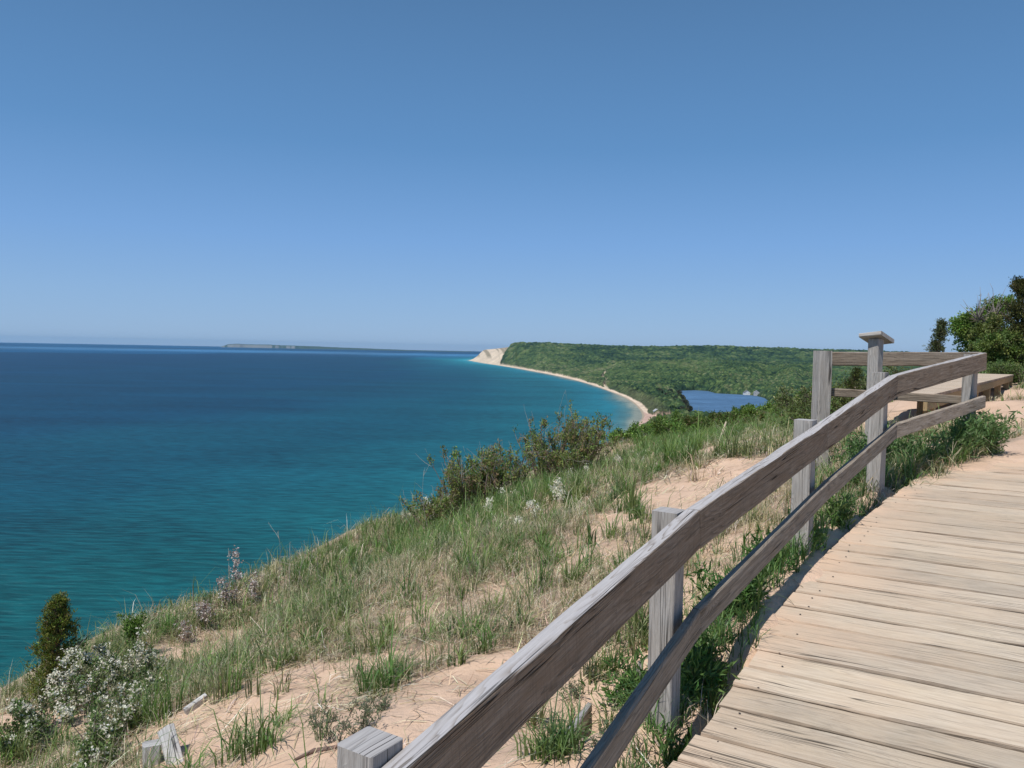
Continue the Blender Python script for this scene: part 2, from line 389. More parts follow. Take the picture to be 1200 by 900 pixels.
def poly_sd(x, y, P):
    """signed distance (positive on the left of the way the line runs) and the line's own z there"""
    x = np.asarray(x, float); y = np.asarray(y, float); best = np.full(x.shape, 1e18); sg = np.zeros(x.shape); zz = np.zeros(x.shape)
    for i in range(len(P) - 1):
        ax, ay = P[i][:2]; bx, by = P[i + 1][:2]; dx, dy = bx - ax, by - ay
        t = np.clip(((x - ax) * dx + (y - ay) * dy) / (dx * dx + dy * dy), 0, 1)
        qx, qy = ax + t * dx, ay + t * dy; d2 = (x - qx)**2 + (y - qy)**2
        m = d2 < best; best = np.where(m, d2, best)
        sg = np.where(m, np.sign(dx * (y - ay) - dy * (x - ax)), sg)
        if len(P[i]) > 2: zz = np.where(m, P[i][2] + t * (P[i + 1][2] - P[i][2]), zz)
    return np.sqrt(best) * sg, zz
def drift_w(s):
    w = 0.01 + 0.20 * sstep(0.50, 0.78, fbm(s * 1.3, s * 0 + 3.3, 5, 3)) * sstep(2.9, 3.5, s)
    w = w + 0.14 * np.exp(-((s - 4.15) / 0.42)**2) + 0.12 * np.exp(-((s - 3.35) / 0.2)**2)
    return w + np.interp(s, [5.9, 6.6, 7.4, 8.1, 8.9, 9.6, 10], [0, 0.22, 0.6, 0.8, 1.3, 3.5, 8])
def gz(x, y, fine=True):
    x = np.asarray(x, float); y = np.asarray(y, float)
    zi = rbf(x, y); d, ze = poly_sd(x, y, EDGE)
    zo = ze - 0.66 * (np.sqrt(np.maximum(d, 0)**2 + 1.2) - 1.095)
    b = sstep(-1.5, 0.0, d); z = zi * (1 - b) + zo * b
    if fine:
        a = sstep(40, 15, y)
        z = z + a * ((fbm(x * 0.7, y * 0.7, 11, 3) - 0.5) * 0.22 + (fbm(x * 3.1, y * 3.1, 12, 3) - 0.5) * 0.085 + (fbm(x * 11, y * 11, 13, 2) - 0.5) * 0.02)
    # under and beside the boardwalk
    s, n = sn(x, y); e = edge_n(s); dz = deck_z(s); inn = n - e
    on = sstep(-0.45, -0.05, inn) * sstep(DECK_W + 1.2, DECK_W, inn) * sstep(11.5, 9.5, s)
    low = dz - 0.11 + (fbm(x * 4, y * 4, 14, 3) - 0.5) * 0.05
    z = z * (1 - on) + low * on
    w = drift_w(s) * (0.7 + 0.6 * fbm(x * 5, y * 5, 15, 3)); cov = sstep(-0.30, -0.12, inn) * sstep(w + 0.04, w - 0.22, inn) * sstep(3.0, 3.3, s) * sstep(14, 10, s)
    cov = np.maximum(cov, sstep(9.0, 9.6, s) * sstep(-0.3, 0.2, inn) * sstep(12, 10.5, s) * sstep(4.0, 3.0, inn))
    z = z * (1 - cov) + (dz + 0.004 + 0.012 * fbm(x * 7, y * 7, 16, 2)) * cov
    return z
def ground_hit(px, py, Dmin=1.2, Dmax=45):
    d = ray(px, py); D = np.exp(np.linspace(math.log(Dmin), math.log(Dmax), 500))
    zz = gz(d[0] * D, D); below = d[2] * D < zz
    k = int(np.argmax(below)) if below.any() else len(D) - 1
    return np.array([d[0] * D[k], D[k], zz[k]])
def G1(x, y): return float(gz(np.array([x]), np.array([y]))[0])

# bare sand patches (centre on the ground, half sizes along x and y)
def bare(x, y):
    b = np.zeros(np.shape(x))
    for (px, py, rx, ry, k) in BARE:
        c = ground_hit(px, py); q = np.hypot((x - c[0]) / rx, (y - c[1]) / ry) + (fbm(x * 2.2, y * 2.2, 21, 3) - 0.5) * 0.9
        b = np.maximum(b, k * sstep(1.15, 0.75, q))
    s, n = sn(x, y); inn = n - edge_n(s)
    # the strip just outside the railing
    st = sstep(-1.25, -0.75, inn + (fbm(x * 1.5, y * 1.5, 22, 3) - 0.5) * 0.9) * sstep(7.5, 4.5, s)
    b = np.maximum(b, st * 0.9)
    b = np.maximum(b, sstep(-0.08, -0.02, inn) * sstep(14, 12, s))
    return b
BARE = [(820, 572, 1.0, 1.0, 1), (865, 522, 2.2, 1.1, 1), (770, 600, 0.5, 0.7, 0.9), (450, 850, 0.8, 0.55, 0.95), (300, 850, 0.5, 0.4, 0.85), (350, 800, 0.8, 0.25, 0.8), (560, 800, 0.45, 0.45, 0.95),
        (25, 850, 0.55, 0.35, 1), (100, 815, 0.35, 0.25, 0.8), (240, 762, 0.55, 0.35, 0.8), (200, 850, 0.3, 0.3, 0.7), (690, 655, 0.5, 0.6, 0.6), (625, 890, 0.5, 0.5, 1), (1190, 490, 3.2, 3.0, 1), (1100, 470, 2.5, 3.0, 1),
        (490, 725, 0.25, 0.25, 0.5), (640, 600, 0.5, 0.5, 0.4), (280, 745, 0.4, 0.3, 0.5), (590, 700, 0.3, 0.35, 0.45)]
def veg(x, y):
    """how much grows here, 0..1"""
    return np.clip(1 - bare(x, y), 0, 1)

def axis(parts):
    a = []
    for lo, hi, st in parts: a += list(np.arange(lo, hi - 1e-6, st))
    return np.array(a + [parts[-1][1]])
gx = axis([(-230, -60, 8), (-60, -14, 2), (-14, -4.4, 0.25), (-4.4, 6.4, 0.042), (6.4, 14, 0.15), (14, 30, 0.7), (30, 130, 5)])
gy = axis([(-60, -10, 4), (-10, 0.0, 0.35), (0.0, 1.2, 0.08), (1.2, 7.6, 0.042), (7.6, 14, 0.09), (14, 34, 0.35), (34, 60, 1.5), (60, 260, 8)])
X, Y = np.meshgrid(gx, gy)
Z = gz(X, Y)
vg = veg(X, Y)
nx = len(gx)
i = np.arange(len(gy) - 1)[:, None] * nx; j = np.arange(nx - 1)[None]
f = np.stack([i + j, i + j + 1, i + nx + j + 1, i + nx + j], -1).reshape(-1, 4)
g = Geo(); C = np.stack([vg.ravel(), np.zeros(vg.size), np.zeros(vg.size)], 1)
g.add(np.stack([X, Y, Z], -1).reshape(-1, 3), f, C)

def sand_material():
    m, nt, ns, ls = newmat('dune_sand')
    ge = nd(ns, 'ShaderNodeNewGeometry'); vc = nd(ns, 'ShaderNodeVertexColor'); vc.layer_name = 'Col'
    sp = nd(ns, 'ShaderNodeSeparateColor'); ls.new(vc.outputs[0], sp.inputs[0])
    def noi(sc, det=5, r=0.6):
        n = nd(ns, 'ShaderNodeTexNoise'); n.inputs['Scale'].default_value = sc; n.inputs['Detail'].default_value = det; n.inputs['Roughness'].default_value = r
        ls.new(ge.outputs['Position'], n.inputs['Vector']); return n.outputs[0]
    a = noi(1.6); b = noi(9, 6, 0.7); c_ = noi(260, 2, 0.7); lit = noi(38, 4, 0.75); lit2 = noi(4.5, 4)
    base = ramp_out(ns, ls, a, [(0.3, (0.60, 0.42, 0.30)), (0.7, (0.71, 0.515, 0.385))])
    base = mixc(ns, ls, mth(ns, ls, 'MULTIPLY', ramp_out(ns, ls, b, [(0.5, 0.0), (0.75, 1.0)]), 0.35), base, (0.50, 0.34, 0.24))
    base = mixc(ns, ls, mth(ns, ls, 'MULTIPLY', ramp_out(ns, ls, c_, [(0.55, 0.0), (0.72, 1.0)]), 0.45), base, (0.36, 0.25, 0.18))
    # dry thatch between the grass
    thatch = ramp_out(ns, ls, lit, [(0.32, (0.13, 0.095, 0.07)), (0.48, (0.33, 0.25, 0.185)), (0.66, (0.50, 0.40, 0.30))])
    fac = mth(ns, ls, 'MULTIPLY', sp.outputs[0], ramp_out(ns, ls, mth(ns, ls, 'ADD', mth(ns, ls, 'MULTIPLY', lit, 0.5), mth(ns, ls, 'MULTIPLY', lit2, 0.5)), [(0.36, 0.0), (0.52, 1.0)]), True)
    base = mixc(ns, ls, mth(ns, ls, 'MULTIPLY', fac, 0.9), base, thatch)
    bs = nd(ns, 'ShaderNodeBsdfPrincipled'); ls.new(base, bs.inputs['Base Color']); bs.inputs['Roughness'].default_value = 0.95; bs.inputs['Specular IOR Level'].default_value = 0.1
    h = mth(ns, ls, 'ADD', mth(ns, ls, 'MULTIPLY', b, 1.0), mth(ns, ls, 'ADD', mth(ns, ls, 'MULTIPLY', noi(30, 4), 0.4), mth(ns, ls, 'MULTIPLY', c_, 0.06)))
    bp = nd(ns, 'ShaderNodeBump'); bp.inputs['Strength'].default_value = 0.6; bp.inputs['Distance'].default_value = 0.04; ls.new(h, bp.inputs['Height']); ls.new(bp.outputs[0], bs.inputs['Normal'])
    out = nd(ns, 'ShaderNodeOutputMaterial'); ls.new(bs.outputs[0], out.inputs[0]); return m
M['sand'] = sand_material()
tag(g.build('sandy_ground', M['sand']), kind='structure')

# ================================================================== BOARDWALK, RAILING, PLATFORM
def lift(p, dz): return np.array([p[0], p[1], p[2] + dz])
def deckpt(s, n): return np.array([s * U[0] + n * Nn[0], s * U[1] + n * Nn[1], float(deck_z(s))])
bw = thing('boardwalk', deckpt(3, 0.5), 'weathered beige plank boardwalk strewn with sand, curving uphill beside the railing', 'boardwalk')
g = Geo(); s = -5.0
while s < 10.6:
    wd = random.choice([0.138, 0.140, 0.138, 0.184, 0.150]); c = s + wd / 2; e = float(edge_n(c)) + random.uniform(-0.012, 0.012)
    z0 = float(deck_z(c)) - 0.02 + random.uniform(-0.002, 0.002)
    slope = (deck_z(c + 0.1) - deck_z(c - 0.1)) / 0.2
    up = unit(np.array([-U[0] * slope, -U[1] * slope, 1.0]))
    a = deckpt(c + random.uniform(-0.004, 0.004), e); b = deckpt(c, e + DECK_W); a[2] = z0; b[2] = z0 + random.uniform(-0.004, 0.004)
    beam(g, a, b, up, wd, 0.040, 28, 0.006, 0.003, tone=random.uniform(0.28, 0.78), brown=random.uniform(0.25, 0.70), skew=-float(edge_n(c + 0.1) - edge_n(c - 0.1)) / 0.2, sandc=np.clip(0.06 + 0.55 * sstep(5, 8.5, c) + np.exp(-np.linspace(0, DECK_W, 12) / (0.10 + 0.7 * float(drift_w(c)))) * (0.9 if c > 3 else 0.35), 0, 1))
    s += wd + random.uniform(0.005, 0.013)
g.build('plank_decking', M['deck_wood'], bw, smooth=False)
for off in (0.10, 1.25, 2.38):
    g = Geo(); ss = np.arange(-5, 10.1, 0.75)
    for k in range(len(ss) - 1):
        a = deckpt(ss[k], float(edge_n(ss[k])) + off); b = deckpt(ss[k + 1], float(edge_n(ss[k + 1])) + off); a[2] -= 0.115; b[2] -= 0.115
        beam(g, a, b, (0, 0, 1), 0.04, 0.14, 4)
    g.build('stringer', M['post_wood'], bw, smooth=False)
M['iron'] = plain_material('rusty_iron', (0.05, 0.035, 0.03), 0.7)
g = Geo(); s = -0.5      # screw heads, two to a plank above each stringer
while s < 6.5:
    for off in (0.10, 1.25):
        for k in (0.045, 0.14):
            if random.random() < 0.2: continue
            p = deckpt(s + k, float(edge_n(s)) + off + random.uniform(-0.02, 0.02)); th_n = np.arange(8) * math.pi / 4
            g.add(np.concatenate([[p + (0, 0, 0.0045)], np.stack([p[0] + 0.0045 * np.cos(th_n), p[1] + 0.0045 * np.sin(th_n), np.full(8, p[2] + 0.002)], 1)]), np.array([[0, 1 + q, 1 + (q + 1) % 8] for q in range(8)]))
    s += 0.187
tag(g.build('screw_studs', M['iron'], bw), kind='stuff')

# railing
rail = thing('wooden_railing', (0.62, 2.8, -1.35), 'grey weathered post and board railing climbing beside the boardwalk', 'railing')
arr_px = [(480, 900, 1.43), (821, 597.5, 2.76), (970, 496.5, 4.05), (1052, 440, 5.15), (1156.5, 413.5, 6.5)]
A = [pix(*p) for p in arr_px]
A = [A[0] + (A[0] - A[1]) * 0.95] + A
low_px = [(693, 900, 2.045), (822, 713.5, 2.76), (970, 566, 4.05), (1052, 496.5, 5.15), (1155.5, 464.0, 6.47)]
B = [pix(*p) for p in low_px]
B = [B[0] + (B[0] - B[1]) * 2.4] + B
def side_of(a, b):
    t = b - a; n = np.array([-t[1], t[0], 0]); return unit(n)          # to the left of travel: the outer side
TH = 0.05
TB = 0.032
def board(g, a, b, h, th, seg, **kw):
    n = side_of(a, b); p0 = a + n * th / 2; p1 = b + n * th / 2; p0 = lift(p0, -h / 2); p1 = lift(p1, -h / 2)
    beam(g, p0, p1, (0, 0, 1), th, h, seg, **kw)
tones = [(0.5, 0.5), (0.5, 0.62), (0.5, 0.6), (0.52, 0.50), (0.55, 0.52)]
spl = [(0, 2), (2, 3), (3, 4), (4, 5)]
for a_, b_ in spl:
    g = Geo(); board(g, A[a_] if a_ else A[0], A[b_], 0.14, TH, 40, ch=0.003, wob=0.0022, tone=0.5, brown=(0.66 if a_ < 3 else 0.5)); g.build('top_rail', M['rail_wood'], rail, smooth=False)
for a_, b_ in spl:
    g = Geo(); board(g, B[a_], B[b_], 0.098, TB if a_ < 4 else TB, 40, ch=0.006, wob=0.0018, tone=(0.5 if a_ < 4 else 0.95), brown=0.45); g.build('bottom_rail', M['low_rail_wood'], rail, smooth=False)
PW = 0.092
post_at = []
for k, topy in ((1, None), (2, (797, 598)), (3, (954, 492)), (4, (1040, 436.5)), (5, (1139, 415))):
    a = A[k]; nn = unit(side_of(A[max(k - 1, 0)], a) + (side_of(a, A[k + 1]) if k + 1 < len(A) else side_of(A[k - 1], a)))
    t = np.array([nn[1], -nn[0], 0])
    c = a + nn * (TH + PW / 2 + 0.001) - t * (0.0 if k == 1 else 0.05 if k < 5 else 0.07)
    top = a[2] + 0.004 if topy is None else pix(topy[0], topy[1], c[1])[2]
    if k == 1: top = a[2] + 0.022
    post_at.append((c, t))
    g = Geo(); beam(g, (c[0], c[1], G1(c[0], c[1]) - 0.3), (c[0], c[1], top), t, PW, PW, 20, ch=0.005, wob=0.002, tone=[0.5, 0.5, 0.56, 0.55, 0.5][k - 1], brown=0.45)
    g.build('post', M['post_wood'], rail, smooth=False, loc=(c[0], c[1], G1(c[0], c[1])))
# the return that closes the view point: post at its far corner, two boards across
c = pix(963, 450, 6.72); corner = c.copy()
top = pix(963, 411, 6.72)[2]
tb = unit(np.array([1, 0.12, 0]))
g = Geo(); beam(g, (c[0], c[1], G1(c[0], c[1]) - 0.3), (c[0], c[1], top), tb, 0.125, 0.11, 14, wob=0.003, tone=0.62, brown=0.55); g.build('post', M['post_wood'], rail, smooth=False, loc=(c[0], c[1], G1(c[0], c[1])))
PC = post_at[-1][0]
l0 = pix(969, 412.5, 6.78); l1 = pix(1150, 412.3, 6.64)
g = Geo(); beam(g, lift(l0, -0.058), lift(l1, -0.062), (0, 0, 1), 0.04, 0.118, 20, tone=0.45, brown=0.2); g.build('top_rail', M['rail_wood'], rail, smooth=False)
l0 = pix(969, 454.4, 6.78); l1 = pix(1134, 464.0, 6.60)
g = Geo(); beam(g, lift(l0, -0.036), lift(l1, -0.036), (0, 0, 1), 0.04, 0.070, 20, tone=0.55, brown=0.25); g.build('bottom_rail', M['rail_wood'], rail, smooth=False)

# post with a flat cap board
pc = pix(1025, 440, 6.42); zt = pix(1025, 397.0, 6.42)[2]
cp = thing('capped_post', (pc[0], pc[1], G1(pc[0], pc[1])), 'tall square wooden post topped with a tilted flat cap board', 'post')
g = Geo(); beam(g, (pc[0], pc[1], G1(pc[0], pc[1]) - 0.2), (pc[0], pc[1], zt), (0.80, 0.6, 0), 0.088, 0.088, 14, tone=0.58, brown=0.4); g.build('shaft', M['post_wood'], cp, smooth=False)
g = Geo(); T_ = pix(1031.8, 389.8, 6.3); e1_ = np.array([0.115, -0.12, 0.02]); e2_ = np.array([0.19, 0.17, -0.065]); q = T_ - e1_ / 2 + e2_ / 2; upn = unit(np.cross(e1_, e2_)); ax = unit(e1_)
beam(g, q - e1_ / 2 * 1.05, q + e1_ / 2 * 1.05, upn, 0.263, 0.034, 6, tone=0.6, brown=0.5); g.build('cap_board', M['post_wood'], cp, smooth=False)

# viewing platform beyond the railing
PZ = -0.40
plat = thing('viewing_platform', (6.5, 11, PZ), 'low wooden viewing platform on short posts beyond the railing', 'platform')
a0 = np.array([4.44, 8.44]); ud = unit(np.array([0.575, 0.818])); nl = np.array([-ud[1], ud[0]])
g = Geo(); t = 0.0
Lp = 15.3
while t < Lp:
    c0 = a0 + ud * (t + 0.07); wl = 0.62 + 0.075 * t + random.uniform(-0.01, 0.01)
    beam(g, (*c0, PZ - 0.02), (*(c0 + nl * wl), PZ - 0.02), (0, 0, 1), 0.139, 0.038, 2, tone=random.uniform(0.45, 0.7), brown=random.uniform(0.4, 0.6), sandc=0.25); t += 0.146
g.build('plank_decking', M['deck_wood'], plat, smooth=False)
g = Geo(); beam(g, (*(a0 + nl * 0.03), PZ - 0.105), (*(a0 + ud * Lp + nl * 0.03), PZ - 0.105), (0, 0, 1), 0.04, 0.125, 30, tone=0.55, brown=0.75); g.build('rim_board', M['new_wood'], plat, smooth=False)
e1 = a0 + nl * 0.62
g = Geo(); beam(g, (*e1, PZ - 0.115), (*(a0 + ud * Lp + nl * (0.62 + 0.075 * Lp - 0.03)), PZ - 0.115), (0, 0, 1), 0.04, 0.15, 12, tone=0.5); g.build('rim_board', M['deck_wood'], plat, smooth=False)
for t in (0.6, 3.3, 5.7, 8.1, 10.9, 13.7, 15.1):
    c0 = a0 + ud * t - nl * 0.02 + nl * 0.09; zz = G1(c0[0], c0[1])
    g = Geo(); beam(g, (c0[0], c0[1], zz - 0.3), (c0[0], c0[1], PZ - 0.05), (*ud, 0), 0.12, 0.12, 4, tone=0.6, brown=0.6); g.build('post', M['new_wood'], plat, smooth=False, loc=(c0[0], c0[1], zz))
    for q in (0.45,):
        if t > 3:
            c1 = c0 + nl * q; g = Geo(); zz = G1(c1[0], c1[1]); beam(g, (c1[0], c1[1], zz - 0.2), (c1[0], c1[1], PZ - 0.05), (*ud, 0), 0.1, 0.1, 4); g.build('post', M['new_wood'], plat, smooth=False, loc=(c1[0], c1[1], zz))

# broken stub and its leaning board, buried boards, driftwood
q = ground_hit(178, 897); sb = thing('broken_post', q, 'short broken grey post with a splintered white board leaning on it, half sunk in sand', 'post')
g = Geo(); t0 = pix(178, 871, q[1]); t1 = pix(180, 925, q[1]); beam(g, t1 - (0, 0, 0.1), t0, (0.9, 0.4, 0), 0.07, 0.085, 8, ch=0.012, wob=0.006, tone=0.35); g.build('stub', M['stake_wood'], sb, smooth=False)
g = Geo(); t0 = pix(194, 853, q[1] + 0.02); t1 = pix(215, 930, q[1] - 0.12); beam(g, t1, t0, (0.35, 0.9, 0.1), 0.095, 0.035, 10, ch=0.006, wob=0.006, tone=0.75, brown=0.3); g.build('leaning_board', M['stake_wood'], sb, smooth=False)
def lying(px0, px1, w, h, dz, label, name='buried_board', mat='stake_wood', tone=0.5):
    a = ground_hit(*px0); b = ground_hit(*px1); g = Geo(); beam(g, lift(a, dz), lift(b, dz), (0, 0, 1), w, h, 10, wob=0.004, tone=tone); o = g.build(name, M[mat], loc=tuple(a), smooth=False); tag(o, label, 'board')
lying((218, 838), (243, 822), 0.03, 0.07, 0.005, 'bleached grey board end poking from sand behind the broken post')
lying((632, 900), (692, 822), 0.03, 0.07, -0.045, 'long thin board edge sunk in the sand under the railing', tone=0.5, mat='post_wood')
a = ground_hit(752, 800); g = Geo()
tubes(g, np.array([a + np.array(v) for v in [(0, 0, -.03), (-.012, 0, .04), (-.008, 0, .09), (.02, 0, .12), (.05, .01, .11)]]), np.array([.02, .017, .014, .01, .004]), 7, (0.28, 0.26, 0.24))
tubes(g, np.array([a + np.array(v) for v in [(0.01, 0.01, -.03), (.02, 0.01, .03), (.035, 0.01, .06)]]), np.array([.015, .012, .006]), 6, (0.24, 0.22, 0.2))
tag(g.build('dead_stump', M['bark'], loc=tuple(a)), 'small hooked grey dead stump in the grass by the second railing post', 'stump')
# ================================================================== LAKE, FAR SHORE, ISLAND
coast_px = [(543.5, 421.2), (560, 424.3), (577, 427.2), (596, 430), (617, 433.8), (651, 440.2), (682, 447.8), (703, 454.7), (725, 463), (737, 469), (745, 475), (751, 482), (753, 488.5), (750, 493), (745, 498), (740, 507), (735, 517)]
CO = [pix_plane(x, y, LAKE)[:2] for x, y in coast_px]
CO = [np.array([6500, 26000.]), np.array([600, 14500.])] + CO + [np.array(p, float) for p in [(122, 900), (62, 700), (-20, 450), (-108, 250), (-160, 120), (-185, 0), (-200, -300), (-500, -3000)]]
CO = np.array(CO)     # runs south: lake on the right-hand side, land on the left => positive = land
def smooth_poly(P, n=3):
    for _ in range(n):
        Q = [P[0]]
        for a, b in zip(P[:-1], P[1:]): Q += [a * 0.75 + b * 0.25, a * 0.25 + b * 0.75]
        P = np.array(Q + [P[-1]])
    return P
COS = smooth_poly(CO, 2)
def coast_d(x, y): return poly_sd(x, y, COS)[0]

# water sheet, fanned out with the distance
rr = np.concatenate([[0, 60, 120], np.exp(np.linspace(math.log(180), math.log(38000), 230))]); th = np.radians(np.concatenate([np.linspace(-179, -48, 30), np.linspace(-45, 45, 260), np.linspace(48, 181, 30)]))
Rg, Tg = np.meshgrid(rr, th, indexing='ij'); WX = Rg * np.sin(Tg); WY = Rg * np.cos(Tg)
cd = -coast_d(WX.ravel(), WY.ravel())
wob = (fbm(WX.ravel() / 260, WY.ravel() / 500, 31, 4) - 0.5)
dd = cd * (1 + 0.7 * wob) + 60 * wob
stops = [(-50, (0.30, 0.27, 0.20)), (2, (0.22, 0.25, 0.20)), (12, (0.07, 0.16, 0.16)), (45, (0.012, 0.150, 0.195)), (150, (0.006, 0.104, 0.128)), (380, (0.002, 0.066, 0.098)), (900, (0.001, 0.042, 0.084)), (2500, (0.001, 0.035, 0.084)), (50000, (0.001, 0.040, 0.112))]
wc = np.stack([np.interp(dd, [s_[0] for s_ in stops], [s_[1][k] for s_ in stops]) for k in range(3)], 1)
near = np.hypot(WX.ravel(), WY.ravel())
teal = sstep(800, 240, near)[:, None] * sstep(0, -60, WX.ravel())[:, None]
wc = wc * (1 - teal * 0.75) + np.array([0.002, 0.058, 0.048]) * teal * 0.75
# wind patches far out
wp = sstep(0.45, 0.62, fbm(WX.ravel() / 1400, WY.ravel() / 5200, 33, 3)) * sstep(3000, 9000, near)
wc = wc * (1 + 0.9 * wp[:, None]); bnd = np.exp(-((near - 14500) / 2600)**2) * sstep(0.25, 0.6, fbm(WX.ravel() / 9000, WY.ravel() / 9000, 37, 2)); wc = wc + np.array([0.05, 0.12, 0.20]) * bnd[:, None]
g = Geo(); nt_ = len(th); i = np.arange(len(rr) - 1)[:, None] * nt_; j = np.arange(nt_ - 1)[None]
f = np.stack([i + j, i + nt_ + j, i + nt_ + j + 1, i + j + 1], -1).reshape(-1, 4)
g.add(np.stack([WX.ravel(), WY.ravel(), np.full(WX.size, LAKE)], 1), f, wc)
def water_material(name, wave=1.0, tint=None):
    m, nt, ns, ls = newmat(name)
    ge = nd(ns, 'ShaderNodeNewGeometry'); vc = nd(ns, 'ShaderNodeVertexColor'); vc.layer_name = 'Col'
    def noi(sx, sy, det=3, r=0.55, rot=0.0):
        mp = nd(ns, 'ShaderNodeMapping'); mp.inputs['Scale'].default_value = (sx, sy, 1); mp.inputs['Rotation'].default_value = (0, 0, rot); ls.new(ge.outputs['Position'], mp.inputs[0])
        n = nd(ns, 'ShaderNodeTexNoise'); n.inputs['Scale'].default_value = 1; n.inputs['Detail'].default_value = det; n.inputs['Roughness'].default_value = r; ls.new(mp.outputs[0], n.inputs['Vector']); return n.outputs[0]
    w1 = noi(0.05, 0.24, 4, 0.6, 0.10); w2 = noi(0.012, 0.055, 3, 0.6, -0.12); w3 = noi(0.12, 0.42, 2, 0.5, 0.25); big = noi(0.0022, 0.006, 4, 0.6, 0.2)
    h = mth(ns, ls, 'ADD', mth(ns, ls, 'MULTIPLY', w1, 1.0), mth(ns, ls, 'ADD', mth(ns, ls, 'MULTIPLY', w2, 1.5), mth(ns, ls, 'MULTIPLY', w3, 0.3)))
    bp = nd(ns, 'ShaderNodeBump'); bp.inputs['Strength'].default_value = 1.0; bp.inputs['Distance'].default_value = 1.5 * wave; ls.new(h, bp.inputs['Height'])
    c = vc.outputs[0] if tint is None else None
    if tint is not None:
        rg = nd(ns, 'ShaderNodeRGB'); rg.outputs[0].default_value = (*tint, 1); c = rg.outputs[0]
    # wave faces show more or less of the water's body
    k = mth(ns, ls, 'ADD', mth(ns, ls, 'MULTIPLY', ramp_out(ns, ls, w1, [(0.36, 0.0), (0.64, 1.0)]), 0.7), mth(ns, ls, 'ADD', mth(ns, ls, 'MULTIPLY', ramp_out(ns, ls, big, [(0.3, 0.0), (0.7, 1.0)]), 0.55), 0.38))
    sc = nd(ns, 'ShaderNodeVectorMath', operation='SCALE'); ls.new(c, sc.inputs[0]); ls.new(k, sc.inputs['Scale'])
    df = nd(ns, 'ShaderNodeBsdfDiffuse'); ls.new(sc.outputs[0], df.inputs[0]); ls.new(bp.outputs[0], df.inputs['Normal'])
    gl = nd(ns, 'ShaderNodeBsdfGlossy'); gl.inputs['Color'].default_value = (0.6, 0.8, 1.0, 1); gl.inputs['Roughness'].default_value = 0.5; ls.new(bp.outputs[0], gl.inputs['Normal'])
    lw = nd(ns, 'ShaderNodeLayerWeight'); lw.inputs[0].default_value = 0.5
    fk_ = mth(ns, ls, 'ADD', mth(ns, ls, 'MULTIPLY', mth(ns, ls, 'POWER', lw.outputs['Facing'], 4.0), 0.11), 0.03)
    mx = nd(ns, 'ShaderNodeMixShader'); ls.new(fk_, mx.inputs[0]); ls.new(df.outputs[0], mx.inputs[1]); ls.new(gl.outputs[0], mx.inputs[2])
    out = nd(ns, 'ShaderNodeOutputMaterial'); ls.new(mx.outputs[0], out.inputs[0]); return m
M['water'] = water_material('lake_water')
tag(g.build('lake_water', M['water']), kind='structure')

# ---- far land: heights over (column of view px, distance)
def hz(px): return HORIZON + (px - 600) * math.tan(R(1.12))
PXK = np.array([540, 548, 556, 566, 585, 600, 607, 640, 700, 760, 830, 900, 950, 1010, 1100, 1500])
TOPY = np.array([420.0, 416.5, 412.5, 408.6, 406.6, 404.4, 403.2, 404.3, 407.3, 408.4, 407.2, 409.6, 411.4, 413.5, 417, 424])
DR = np.array([9300, 9200, 9300, 9100, 8200, 7400, 7200, 7000, 6900, 6900, 6900, 6900, 6800, 6600, 6300, 6000])
DFOOT = np.array([7900, 7800, 7200, 6500, 5700, 5200, 4900, 4400, 4500, 4600, 4600, 4600, 4500, 4400, 4200, 4000])
lake_px = [(792, 460.0), (798, 457.8), (815, 457.4), (830, 458.3), (838, 460.8), (855, 461.8), (872, 462.6), (886, 463.8), (896, 466.5), (902, 471), (901, 480), (890, 492), (850, 496), (812, 492), (807, 484), (804, 476), (798, 467)]
inlet_px = [(826, 456.6), (829, 455.6), (838, 455.9), (838.5, 457.0), (832, 457.4)]
LZ = LAKE + 0.6
LKP = np.array([pix_plane(x, y, LZ)[:2] for x, y in lake_px]); INP = np.array([pix_plane(x, y, LZ)[:2] for x, y in inlet_px])
sand_px = [(753, 481), (757, 484), (768, 489), (783, 489), (789, 494), (785, 498), (760, 499), (748, 498), (742, 506), (752, 488)]
SNP = np.array([pix_plane(x, y, LAKE + 2)[:2] for x, y in sand_px])
def inside(x, y, P):
    r = np.zeros(x.shape, bool); n = len(P)
    for a in range(n):
        x1, y1 = P[a]; x2, y2 = P[(a + 1) % n]
        c = ((y1 > y) != (y2 > y)) & (x < (x2 - x1) * (y - y1) / (y2 - y1 + 1e-12) + x1); r ^= c
    return r
